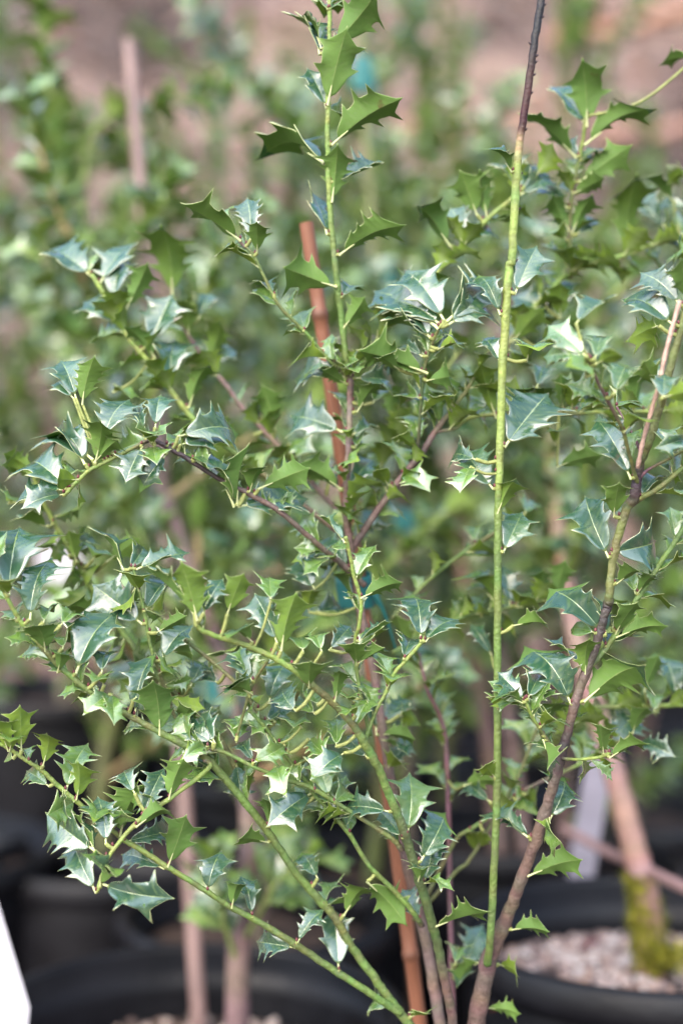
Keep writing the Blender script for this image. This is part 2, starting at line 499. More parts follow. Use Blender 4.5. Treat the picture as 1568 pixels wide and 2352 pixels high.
# ------------------------------------------------------------------ the shrub in the foreground
G = (0.115, 0.175, 0.045); Y = (0.190, 0.255, 0.060); DG = (0.070, 0.100, 0.035); BR = (0.125, 0.085, 0.070)
DB = (0.055, 0.042, 0.040); PK = (0.17, 0.118, 0.098); DEAD = (0.009, 0.006, 0.007); RB = (0.045, 0.015, 0.011); TAN = (0.26, 0.18, 0.085); MV = (0.16, 0.085, 0.095)
OL = (0.120, 0.135, 0.045)
BRANCHES = [  # name, [(x, y, distance, radius px, colour)]
 ('trunk', [(1052, 3150, 1.07, 34, BR), (1058, 2800, 1.065, 30, BR), (1075, 2480, 1.06, 26, BR), (1092, 2352, 1.05, 23, BR), (1125, 2197, 1.03, 21, BR), (1165, 2100, 1.01, 17, BR), (1205, 1997, .99, 15, BR), (1262, 1830, .965, 14, BR),
   (1285, 1740, .955, 15, DB), (1300, 1690, .95, 12, DB), (1322, 1609, .945, 12, BR), (1372, 1469, .94, 12, DB), (1386, 1415, .935, 11, DB), (1395, 1389, .935, 13, DB), (1399, 1360, .93, 11, OL), (1409, 1276, .93, 11, OL), (1435, 1176, .925, 12, OL),
   (1456, 1140, .92, 14, DB), (1465, 1082, .915, 12, DB), (1478, 1040, .91, 11, OL), (1492, 1005, .905, 11, OL), (1519, 915, .90, 11, OL), (1565, 748, .89, 10, OL), (1600, 620, .88, 9, OL)]),
 ('branch', [(1118, 2215, 1.02, 10, G), (1126, 2140, 1.0, 10, G), (1135, 1964, .985, 10, G), (1141, 1764, .975, 10, G), (1142, 1409, .965, 10, G), (1143, 1176, .96, 10, G), (1146, 1088, .96, 10, Y), (1155, 821, .965, 11, Y),
   (1168, 621, .97, 11, Y), (1175, 588, .97, 11, Y), (1185, 400, .975, 11, Y), (1192, 330, .98, 10, TAN), (1198, 290, .98, 10, RB), (1212, 200, .98, 10, RB), (1226, 100, .98, 10, DEAD), (1242, 0, .985, 10, DEAD), (1250, -50, .985, 9, DEAD)]),
 ('trunk', [(1040, 3150, 1.10, 22, BR), (1036, 2750, 1.095, 18, PK), (1018, 2440, 1.09, 15, PK), (1006, 2330, 1.085, 15, PK), (979, 2164, 1.08, 14, PK), (942, 2024, 1.075, 13, BR), (905, 1830, 1.07, 12, BR), (883, 1710, 1.065, 11, PK), (856, 1528, 1.06, 11, PK), (836, 1440, 1.055, 10, PK), (812, 1320, 1.05, 10, BR),
   (797, 1200, 1.04, 10, BR), (793, 1155, 1.04, 9, BR), (801, 1022, 1.03, 8, PK), (803, 922, 1.03, 8, PK), (804, 871, 1.025, 9, PK), (796, 841, 1.02, 8, G), (783, 721, 1.01, 8, G), (769, 605, 1.0, 8, G), (766, 567, 1.0, 8, G), (756, 450, .995, 7, Y),
   (753, 334, .99, 7, Y), (753, 233, .985, 6, Y), (756, 100, .985, 5.5, Y), (757, 0, .985, 5, Y), (757, -70, .985, 4, Y)]),
 ('branch', [(1050, 2900, 1.07, 20, BR), (1052, 2650, 1.06, 16, BR), (1048, 2460, 1.05, 13, BR), (1036, 2331, 1.03, 12, BR), (1020, 2250, 1.015, 12, BR), (1003, 2164, 1.0, 12, DG), (980, 2081, .985, 12, DG), (950, 1981, .97, 12, DG), (926, 1907, .96, 12, DG), (893, 1824, .95, 11, G), (869, 1764, .94, 11, G),
   (836, 1706, .93, 12, G), (813, 1669, .925, 10, OL), (776, 1626, .92, 10, OL), (723, 1579, .91, 9, OL), (666, 1533, .90, 8, Y), (613, 1503, .895, 8, Y), (556, 1479, .89, 7, Y), (474, 1453, .88, 7, Y), (450, 1434, .875, 6, Y)]),
 ('branch', [(1050, 2640, 1.06, 14, BR), (1035, 2520, 1.05, 14, OL), (1000, 2430, 1.04, 13, G), (932, 2344, 1.03, 12, G), (896, 2297, 1.025, 11, G), (856, 2241, 1.02, 11, G), (809, 2177, 1.015, 11, G), (769, 2107, 1.005, 11, OL), (736, 2070, 1.0, 11, G), (672, 1994, .985, 10, G), (606, 1897, .97, 10, G), (522, 1794, .955, 10, G), (467, 1736, .945, 10, OL),
   (383, 1690, .935, 9, G), (310, 1650, .93, 8, OL), (257, 1623, .925, 8, G), (200, 1583, .92, 7, G), (143, 1536, .915, 7, G), (110, 1500, .91, 7, OL), (67, 1453, .905, 6, Y), (37, 1409, .90, 6, Y), (13, 1363, .895, 5, Y), (-15, 1300, .89, 4, Y)]),
 ('branch', [(920, 2328, 1.025, 9, G), (839, 2274, 1.01, 9, G), (756, 2221, 1.0, 9, G), (676, 2167, .985, 9, OL), (599, 2120, .975, 8, G), (532, 2084, .965, 8, G), (500, 2064, .96, 7, G), (443, 2027, .955, 7, G), (383, 1990, .95, 7, Y), (317, 1947, .945, 7, Y),
   (287, 1930, .945, 6, Y), (200, 1860, .935, 6, Y), (140, 1810, .93, 6, Y), (97, 1770, .925, 6, Y), (67, 1750, .92, 5, Y), (17, 1717, .915, 5, Y), (-25, 1695, .91, 4, Y)]),
 ('branch', [(470, 1745, .945, 6, BR), (480, 1764, .94, 6, Y), (400, 1827, .925, 6, Y), (317, 1887, .915, 6, Y), (257, 1957, .905, 5, Y), (240, 1997, .90, 5, Y), (225, 2046, .90, 5, Y)]),
 ('branch', [(922, 1952, .975, 8, BR), (905, 1930, .97, 7, OL), (856, 1897, .965, 6, OL), (789, 1854, .96, 6, G), (723, 1814, .955, 6, G), (656, 1790, .95, 6, G), (589, 1764, .945, 5, G), (520, 1730, .94, 5, G), (473, 1718, .935, 4, RB)]),
 ('branch', [(968, 2125, 1.01, 8, BR), (950, 2098, 1.0, 7, G), (906, 2047, .995, 7, G), (846, 1987, .985, 6, G), (803, 1917, .98, 6, G), (759, 1864, .975, 6, G), (723, 1827, .97, 6, G), (703, 1794, .97, 6, G), (669, 1753, .965, 5, G), (633, 1703, .96, 5, G), (603, 1663, .955, 5, G), (570, 1630, .95, 4, G)]),
 ('branch', [(545, 1690, .955, 4, OL), (556, 1650, .95, 4, OL), (579, 1576, .94, 4, OL), (616, 1516, .93, 4, OL)]),
 ('branch', [(850, 1690, .955, 6, G), (822, 1560, .95, 5, G), (816, 1470, .945, 5, Y), (823, 1443, .94, 5, Y), (829, 1383, .935, 5, Y), (813, 1323, .93, 5, Y), (803, 1273, .925, 5, Y), (793, 1232, .92, 5, Y)]),
 ('branch', [(836, 1706, .935, 6, G), (860, 1640, .935, 5, G), (886, 1590, .935, 5, Y), (906, 1546, .935, 5, Y), (929, 1520, .935, 5, Y), (959, 1486, .935, 5, Y), (976, 1463, .935, 5, Y)]),
 ('branch', [(838, 1345, 1.04, 8, BR), (790, 1300, 1.03, 8, BR), (736, 1256, 1.01, 7, BR), (656, 1186, .99, 7, BR), (606, 1152, .985, 7, BR), (500, 1098, .975, 6, DB), (417, 1045, .965, 6, DB), (350, 1012, .96, 6, DB), (310, 1028, .955, 5, OL), (250, 1058, .95, 5, Y), (200, 1085, .945, 5, Y), (148, 1138, .94, 5, Y)]),
 ('branch', [(785, 1230, 1.06, 7, BR), (600, 1085, 1.07, 7, OL), (500, 1010, 1.075, 7, G), (447, 965, 1.08, 7, Y), (393, 898, 1.08, 7, Y), (350, 841, 1.085, 6, Y), (300, 781, 1.085, 6, Y), (273, 738, 1.09, 6, Y), (233, 665, 1.09, 6, Y), (205, 622, 1.09, 5, Y)]),
 ('branch', [(790, 1190, 1.1, 7, BR), (606, 988, 1.13, 6, PK), (556, 935, 1.14, 6, PK), (522, 888, 1.14, 6, PK), (477, 835, 1.15, 6, PK), (433, 771, 1.15, 5, PK), (400, 720, 1.15, 4, Y)]),
 ('branch', [(800, 868, 1.025, 5, BR), (756, 828, 1.01, 4.5, G), (696, 758, 1.0, 4.5, G), (639, 698, .99, 4.5, OL), (583, 588, .985, 4, G), (556, 560, .985, 4, BR), (522, 514, .98, 4, Y)]),
 ('branch', [(804, 868, 1.025, 6, BR), (815, 847, 1.03, 6, Y), (899, 741, 1.05, 6, Y), (983, 645, 1.06, 6, Y), (1043, 588, 1.07, 6, Y), (1112, 510, 1.08, 6, Y), (1168, 462, 1.085, 6, Y), (1230, 405, 1.09, 5, Y)]),
 ('branch', [(800, 1270, 1.05, 10, BR), (872, 1165, 1.04, 9, BR), (929, 1088, 1.035, 9, BR), (966, 1045, 1.03, 9, DB), (996, 995, 1.03, 8, BR), (1045, 931, 1.03, 6, OL), (1082, 878, 1.03, 5, OL), (1120, 800, 1.03, 4, G)]),
 ('branch', [(1000, 992, 1.03, 5, BR), (1045, 983, 1.035, 5, OL), (1082, 958, 1.04, 5, Y), (1162, 951, 1.045, 5, OL), (1229, 946, 1.05, 5, Y), (1305, 950, 1.05, 6, OL), (1379, 946, 1.055, 5, Y), (1479, 945, 1.06, 5, Y), (1590, 943, 1.07, 5, Y)]),
 ('branch', [(959, 1040, 1.03, 5, DB), (964, 955, 1.015, 4.5, DG), (973, 855, 1.0, 4.5, DG), (989, 795, .99, 4, OL), (1009, 751, .98, 4, OL)]),
 ('branch', [(800, 1240, 1.12, 7, G), (839, 1148, 1.14, 7, G), (876, 1072, 1.15, 7, G), (916, 1002, 1.16, 6, G), (956, 945, 1.17, 6, Y), (1060, 800, 1.18, 5, Y)]),
 ('branch', [(1462, 1108, .915, 6, OL), (1445, 1048, .90, 5, OL), (1429, 988, .885, 5, OL), (1399, 928, .87, 5, BR), (1372, 878, .855, 4, BR), (1352, 828, .845, 4, BR)]),
 ('branch', [(1467, 1060, .915, 5, MV), (1467, 1030, .92, 4, MV), (1442, 981, .93, 3.5, MV), (1415, 935, .94, 3, MV)]),
 ('branch', [(1470, 1095, .915, 5, MV), (1489, 1078, .91, 4, MV), (1530, 1056, .90, 4, OL), (1580, 1028, .89, 4, OL)]),
 ('branch', [(1450, 1160, .925, 8, DB), (1470, 1145, .92, 7, OL), (1512, 1121, .91, 7, OL), (1590, 1055, .90, 6, G)]),
 ('branch', [(1345, 1545, .945, 7, OL), (1400, 1475, .95, 7, G), (1462, 1376, .95, 7, G), (1512, 1299, .955, 7, G), (1590, 1180, .96, 7, G)]),
 ('branch', [(1283, 1738, .955, 5, DB), (1245, 1683, .945, 4, OL), (1218, 1640, .935, 4.5, Y), (1205, 1608, .93, 4, Y)]),
 ('branch', [(1290, 1742, .95, 5, DB), (1330, 1744, .94, 4, Y), (1380, 1738, .93, 4.5, Y), (1400, 1728, .925, 4, Y)]),
 ('branch', [(1300, 1690, 1.0, 6, OL), (1335, 1633, 1.08, 6, OL), (1445, 1623, 1.1, 6, Y), (1590, 1618, 1.1, 6, Y)]),
 ('branch', [(900, 1420, 1.09, 5, OL), (976, 1340, 1.1, 5, G), (1045, 1283, 1.1, 5, G), (1128, 1229, 1.1, 5, OL), (1185, 1195, 1.1, 5, G)]),
 ('branch', [(900, 1500, 1.1, 5, G), (1045, 1423, 1.1, 4.5, G), (1178, 1393, 1.1, 4.5, G), (1285, 1372, 1.1, 4, Y)]),
 ('branch', [(950, 2115, 1.09, 6, OL), (989, 2040, 1.09, 6, OL), (1045, 1931, 1.085, 5.5, OL), (1082, 1904, 1.08, 5.5, G), (1128, 1871, 1.08, 5, G), (1178, 1830, 1.08, 5, OL), (1232, 1800, 1.08, 5, BR), (1335, 1752, 1.09, 4, Y), (1400, 1700, 1.09, 4, Y)]),
 ('branch', [(960, 2100, 1.1, 5, OL), (1045, 2004, 1.1, 5, OL), (1085, 1964, 1.1, 5, OL), (1190, 1780, 1.11, 4, OL), (1240, 1650, 1.11, 4, OL)]),
 ('branch', [(1040, 2350, 1.13, 8, MV), (1034, 2150, 1.13, 7, MV), (1032, 1997, 1.13, 6.5, MV), (1026, 1764, 1.13, 6.5, MV), (1015, 1660, 1.13, 6, MV), (982, 1586, 1.12, 5, MV), (960, 1500, 1.12, 4, MV)]),
 ('branch', [(1160, 800, 1.1, 6, OL), (1230, 700, 1.12, 6, Y), (1318, 621, 1.14, 6.5, Y), (1428, 588, 1.15, 6.5, Y), (1522, 553, 1.16, 6, Y), (1600, 535, 1.16, 6, Y)]),
 ('branch', [(1308, 640, 1.13, 6, OL), (1308, 588, 1.12, 5.5, OL), (1308, 500, 1.11, 5, OL), (1319, 417, 1.1, 4.5, OL), (1335, 334, 1.09, 4.5, Y), (1345, 267, 1.08, 5, Y)]),
 ('branch', [(75, 1080, 1.05, 5, Y), (95, 1140, 1.06, 6, Y), (130, 1210, 1.07, 7, Y), (177, 1290, 1.07, 8, Y), (240, 1390, 1.06, 8, Y), (300, 1476, 1.05, 8, G), (350, 1540, 1.04, 8, G), (420, 1610, 1.03, 8, OL), (500, 1690, 1.01, 8, OL), (560, 1800, 1.0, 8, OL)]),
 ('branch', [(305, 1300, .955, 4, G), (320, 1356, .955, 4, G), (333, 1410, .96, 4.5, G), (347, 1486, .965, 4.5, G), (372, 1560, .97, 4.5, OL), (400, 1640, .975, 4.5, OL), (440, 1720, .97, 4.5, OL)]),
 ('branch', [(337, 1393, 1.01, 5, Y), (377, 1430, 1.005, 5, Y), (433, 1476, 1.0, 5, OL), (500, 1530, .995, 5, OL), (560, 1590, .985, 5, OL), (620, 1680, .98, 5, OL)]),
]
MAIN_O = P(1050, 2440, 1.05); MAIN_O.z = 0.0
# leaves read off the picture: tile -> (base x, base y, tip x, tip y, roll: 0 upper side to us / 180 under side, youth, distance)
T = {}
T[(1, 0)] = [(650,330,510,-20,50),(730,310,1080,-30,180),(690,720,800,230,180),(680,740,560,420,10),(700,420,935,190,0),(690,740,830,745,30),(670,1110,190,760,70),(720,990,1160,680,130),(720,1390,770,1000,180),(740,1250,1075,1075,30),
 (690,1610,575,1250,40),(770,1750,1180,1500,120),(160,1650,165,1290,0),(205,1740,220,1540,180),(90,1650,-298,1410,120),(1530,1690,1270,1380,150),(640,370,550,10,60),(700,60,760,-60,10),(690,60,640,-60,20)]
T[(1, 1)] = [(745,210,340,120,150),(320,260,170,100,40),(530,520,490,340,10),(800,490,970,300,170),(790,280,870,110,0),(1450,490,990,95,25),(1490,440,1250,-10,20),(1470,470,1090,160,35),(1510,450,1920,40,10),(1520,470,1890,230,20),
 (1390,560,1265,290,10),(1410,560,1070,370,40),(1370,800,880,650,130),(1340,690,1160,540,20),(1370,860,1580,830,170),(1450,640,1600,590,150),(1430,650,1650,520,10),(1320,980,1205,890,0),(1390,960,1400,1120,10),(890,1070,1060,830,150),
 (1000,1010,1100,860,10),(1130,1130,1130,850,180),(880,840,1220,830,20),(860,1230,1050,1100,20),(880,1320,910,1180,0),(1080,1340,1150,1180,0),(1300,1320,1165,1240,170),(830,1590,1020,1350,20),(820,1480,865,1340,100),
 (1110,1580,1000,1440,150),(1200,1500,1370,1570,10),(900,1690,1040,1720,120),(330,1190,250,890,180),(790,1210,400,1030,20),(820,830,385,780,30),(810,840,780,705,150),(820,880,620,800,150),(60,1715,110,1290,100),(80,1720,565,1650,20),
 (220,1600,600,1445,150),(780,1600,460,1390,150),(770,1610,590,1430,40),(150,1620,250,1390,150),(180,1230,370,1180,20),(700,1560,640,1370,20),(250,1100,50,1050,20),(420,1290,590,1350,10),(1180,780,1010,700,150)]
T[(2, 0)] = [(215,1490,155,1170,180),(150,1480,20,1190,170),(90,1620,-30,1390,0),(450,1300,300,990,20),(450,1330,600,1060,0),(450,1340,700,1160,20),(390,1180,190,970,100),(905,860,645,470,20),(905,870,880,420,180),(890,990,1330,700,125),
 (830,1080,430,765,120),(850,1080,755,890,0),(870,1100,945,1000,0),(860,1250,1190,1005,180),(770,1430,560,1190,0),(780,1590,640,1330,180),(800,1600,930,1330,180),(810,1330,1030,1260,150),(840,1610,1020,1450,0),
 (1180,1720,1190,1180,180,.5,1.18),(1450,1570,1250,1250,20,0,1.18),(1500,1380,1250,1220,120),(1600,1640,1370,1550,20),(1610,1190,1480,1185,90),(1600,1420,1390,1370,20),(1640,410,1440,345,80),(1600,1780,1450,1715,175),(850,1330,690,1220,20),(100,1640,300,1500,10),(760,1650,620,1580,150)]
T[(0, 1)] = [(630,130,230,-132,30),(690,180,880,-190,20),(780,300,820,-60,0),(870,370,1060,40,180),(800,460,540,240,10),(770,310,760,160,60),(1070,700,890,450,150),(1030,600,1180,230,0),(1190,280,1190,-240,180,.4),(1300,540,1300,300,180,.3),
 (1370,430,1440,180,10),(1170,880,1160,490,10),(1300,1040,1450,690,150),(1430,740,1568,430,180,.3),(1440,740,1640,600,10),(510,980,290,790,15),(525,980,410,640,10),(570,1020,630,670,180,.2),(640,1400,195,1090,10),(590,1430,320,1080,30),
 (720,1240,810,910,0),(660,1420,765,1085,180,.2),(650,1420,870,1225,170,.1),(780,935,960,945,95),(480,1600,-10,1295,30),(450,1600,10,1660,60),(440,1640,180,1690,10),(250,1520,10,1420,180,.7),(240,1480,40,1330,170,.7),(360,1560,520,1350,180,.6),
 (1070,1180,1090,890,0),(990,1190,910,1010,0),(980,1310,880,1560,35),(1140,1370,1000,1610,5),(1050,1290,990,1210,120),(1060,1290,1130,1200,100),(1150,1300,1230,1200,10),(1230,1240,1700,1100,15),(1240,1300,1560,1190,20),(1620,1720,1390,1265,95),
 (1330,1400,1480,1330,10),(1060,1310,1090,1400,20),(420,1560,520,1420,30),(1340,1410,1180,1330,20),(540,1540,400,1550,160,.5)]
T[(2, 1)] = [(715,430,725,175,180,.8),(725,430,735,70,0),(700,420,400,205,20),(830,460,1050,240,30),(390,590,600,350,170,.6),(410,260,580,-120,0),(310,400,160,20,0),(310,730,180,490,0),(370,650,460,640,20),(280,1110,120,710,150,.7),(280,1100,150,1000,0,.8),
 (340,1310,695,890,15),(260,1600,10,1290,30,.2),(290,1770,400,1480,178,.5),(900,690,670,430,10,.5,.84),(960,710,1060,460,0,.5,.84),(970,740,1115,670,150,.5,.84),(880,690,600,655,40,.4,.84),(1090,950,1260,640,20,.4,.85),(850,720,770,600,0,.4,.85),(900,830,820,740,100,.3),
 (740,1060,700,820,180),(800,1060,780,880,180),(830,1060,900,870,0),(610,1060,600,850,180),(490,720,500,580,180),(450,1060,460,850,180),(1230,1040,1260,780,180),(1390,890,1230,735,180,.5),(1410,870,1310,640,0),(1210,1530,1005,1045,0),
 (1160,1210,1270,1060,160,.4),(1500,470,1175,150,10),(1540,330,1345,20,5),(1620,300,1480,50,180),(1090,1790,1070,1550,180,.3),(1600,1260,1370,1300,10),(1270,1660,1480,1430,30),(1420,980,1500,780,10,0,.85),(1440,970,1600,940,170,.2,.85),(1610,1190,1480,1130,170),
 (690,1300,650,1160,180),(700,1450,1000,1340,150),(480,1770,550,1650,10),(1110,1040,1190,960,20),(600,640,700,500,160),(560,900,650,720,20),(140,1400,-40,1330,20),(100,1450,40,1600,20),(1400,480,1290,500,150),(1290,1060,1340,900,0),(420,560,470,350,10)]
T[(0, 2)] = [(60,560,30,20,10),(205,740,250,225,0),(60,570,10,430,170,.3),(110,750,30,640,10),(315,950,330,700,175),(300,760,300,620,0),(420,780,490,640,10),(400,1100,490,880,172),(430,940,440,820,20),(520,1110,720,600,25),(700,1110,690,900,0),
 (720,1190,700,1070,170),(925,1400,1000,920,0),(760,1250,635,1330,20),(770,1250,840,1400,20),(1100,1530,1115,1095,180),(1240,1460,1335,1290,170),(1400,1510,1395,1300,10),(980,770,610,490,10),(990,690,1180,390,0),(1340,690,1000,370,85),(1360,740,1270,320,180,.5),
 (1400,700,1520,420,0),(860,400,640,45,85),(890,390,1010,220,10),(940,390,1300,265,60),(960,540,920,390,175),(1080,830,1300,700,150),(1110,1020,1290,730,10),(1100,1110,1240,1010,170),(530,340,480,110,180,.5,1.05),(690,740,480,560,170,.2,1.0),(330,100,150,30,150,.3,1.05),
 (740,340,1000,160,170,.3,1.05),(1470,1590,1200,1450,15),(1480,1590,1340,1390,20),(1430,1610,1280,1640,40),(60,1640,0,1370,170,.9),(70,1640,150,1460,172,.9),(150,1640,170,1305,176,.9),(300,1745,400,1440,176,.9),(90,1700,-20,1690,20,.8),(200,1720,80,1620,60,.8),
 (920,1290,1060,1190,20),(480,300,640,140,10,.2,1.05),(1180,960,1380,950,150),(1310,1200,1420,1000,10,0,1.0),(1500,1180,1330,1080,10,0,1.0),(640,330,760,210,170,.3,1.05),(60,-60,160,-130,150,.4)]
T[(1, 2)] = [(840,385,595,155,10),(810,205,600,-10,60),(850,195,1085,0,0),(870,175,1170,70,85),(870,315,1010,260,168,.2),(890,640,650,310,70),(920,590,1220,440,165),(600,530,440,290,0),(560,690,560,505,178),(600,690,820,640,30),(370,950,440,520,180,.5),
 (340,900,200,540,0),(300,610,270,440,0),(0,700,110,400,180,.4),(170,890,30,740,160),(285,1310,370,980,10),(170,1160,0,930,0),(150,1250,0,1110,160,.2),(560,1205,570,985,178),(740,1300,790,1005,176),(890,1050,870,860,170,.2),(900,1040,1070,910,150),(900,890,1130,760,85),
 (1330,885,1325,475,5),(1240,950,1150,680,150,.2),(1360,890,1570,690,40),(1210,1010,1290,830,0),(1100,1210,1160,1045,178),(1030,1530,960,1055,0),(1040,1450,1300,1285,15),(1060,1530,1290,1510,160,.2),(1060,1560,1250,1640,85),(745,1615,770,1430,10),
 (510,1480,460,1365,175),(470,1370,310,1240,10),(160,1270,0,1235,10),(170,1250,0,1130,150),(60,1580,90,1410,0),(180,1720,60,1560,10),(330,1440,170,1455,100),(640,1600,790,1530,10),(800,1660,590,1762,20),(960,1690,810,1570,10),(1080,1740,1300,1595,20),(1100,1762,1180,1620,170),
 (400,1600,250,1680,15),(260,1440,430,1330,20),(600,1390,480,1290,10),(620,1330,560,1240,20),(860,1310,820,1200,160),(700,950,870,770,10),(650,960,560,800,10),(520,960,490,850,10),(1180,1400,1300,1440,160),(420,1640,330,1540,20),(880,1400,820,1290,160),(560,1560,680,1640,15)]
T[(0, 3)] = [(650,570,245,355,0),(730,520,690,200,0),(660,855,393,510,0),(700,815,690,475,125),(660,575,490,310,85),(705,800,1175,895,12),(825,460,960,20,130),(980,335,1110,-10,0),(930,175,775,0,10),(945,400,1230,175,165),(860,510,1245,455,20),(1160,675,1310,285,175),
 (1165,210,1250,-110,180),(1130,690,780,600,60),(1430,850,1500,560,10),(455,155,545,-200,10,.8),(530,215,600,-70,180,.8),(340,125,105,30,25,.7),(800,385,870,200,170,.2),(660,320,750,230,160,.3),(520,230,430,250,20,.7),(760,700,850,620,150,.2)]
T[(1, 3)] = [(60,-30,125,205,10),(330,-20,397,100,10),(580,170,275,315,15),(1110,300,780,250,15),(1235,460,1325,40,5,.6),(1330,640,1580,300,5),(1350,790,1460,510,5),(1310,780,1355,560,170),(1350,790,1530,750,100),(280,510,60,420,165,.2),(290,400,270,150,175),
 (1420,1090,1790,930,110),(1320,1045,1205,890,10),(960,780,1240,1100,150),(800,1010,990,705,165,.2),(650,950,900,950,90),(660,950,740,820,60),(765,1390,740,1000,0),(480,1200,650,960,40),(460,1235,135,1240,30),(840,450,825,290,10),(730,240,870,140,10),(1200,480,1060,330,20),
 (1100,1650,940,1670,20,.5),(1260,1710,1370,1600,150,.4),(30,960,90,680,180),(170,1020,110,740,10),(180,80,20,20,10),(540,240,640,150,20),(1180,540,1080,420,20),(620,760,500,560,0),(600,160,500,80,20)]
T[(2, 2)] = [(1055,310,870,-110,0),(1075,280,1537,200,8),(1110,490,1265,340,150),(1015,830,660,432,20),(1040,845,1000,550,60),(800,1320,548,830,10),(890,1135,890,805,165,.4),(900,1070,640,860,85),(890,1300,1275,930,178,.2),(1100,835,1190,590,170),(1110,860,1440,710,160),
 (1030,920,1200,820,85),(1075,810,1155,600,90,.4),(480,1295,295,1110,5),(500,1285,610,1110,5),(460,1310,215,1205,100),(290,1355,290,1225,178,.3),(590,1475,640,1345,170),(800,1505,800,1325,178),(690,1665,555,1575,20),(600,1540,660,1460,10),(610,1570,625,1762,85),
 (1020,1660,960,1430,165),(1060,1600,1295,1370,10),(1060,1690,1295,1525,160,.1),(1060,1665,1190,1680,90),(1260,1580,1445,1620,20),(1220,1520,1245,1285,170,0,1.05),(1370,1380,1400,1200,0,0,1.08),(620,600,590,370,180),(690,590,740,320,180),(380,640,350,350,10),(400,780,630,725,165,.2),
 (250,990,120,740,5,0,1.08),(1300,1230,1370,970,180,0,1.08),(1520,1300,1490,900,0,0,1.1),(300,640,135,420,20,.6),(290,630,0,330,100,.5),(310,680,395,790,100,.8),(330,280,500,-40,10,.2),(130,220,150,40,10),(960,830,800,800,20),(910,1290,1040,1240,15),(1240,560,1200,390,10),(1250,560,1340,380,175),
 (420,640,450,500,175),(600,1500,690,1220,170,0,1.0),(180,720,110,560,20)]
T[(2, 3)] = [(240,235,50,85,5,0,1.06),(270,60,165,-70,170,.5),(510,490,340,310,10),(500,470,185,285,60),(650,355,850,50,5),(500,740,870,560,168,.1),(390,1110,625,1045,150),(0,1350,50,1245,5,0,1.06),(20,1440,230,1100,5,0,1.12),(210,1650,455,1640,155,0,1.06),(300,1350,430,1330,150,0,1.05),
 (170,1330,20,1500,160,0,1.06),(190,430,200,580,170,0,1.07),(100,430,170,580,160,0,1.08),(420,220,510,110,10,0,1.07),(640,340,640,400,90),(480,180,560,250,150,0,1.06),(60,120,270,20,170,0,1.07)]

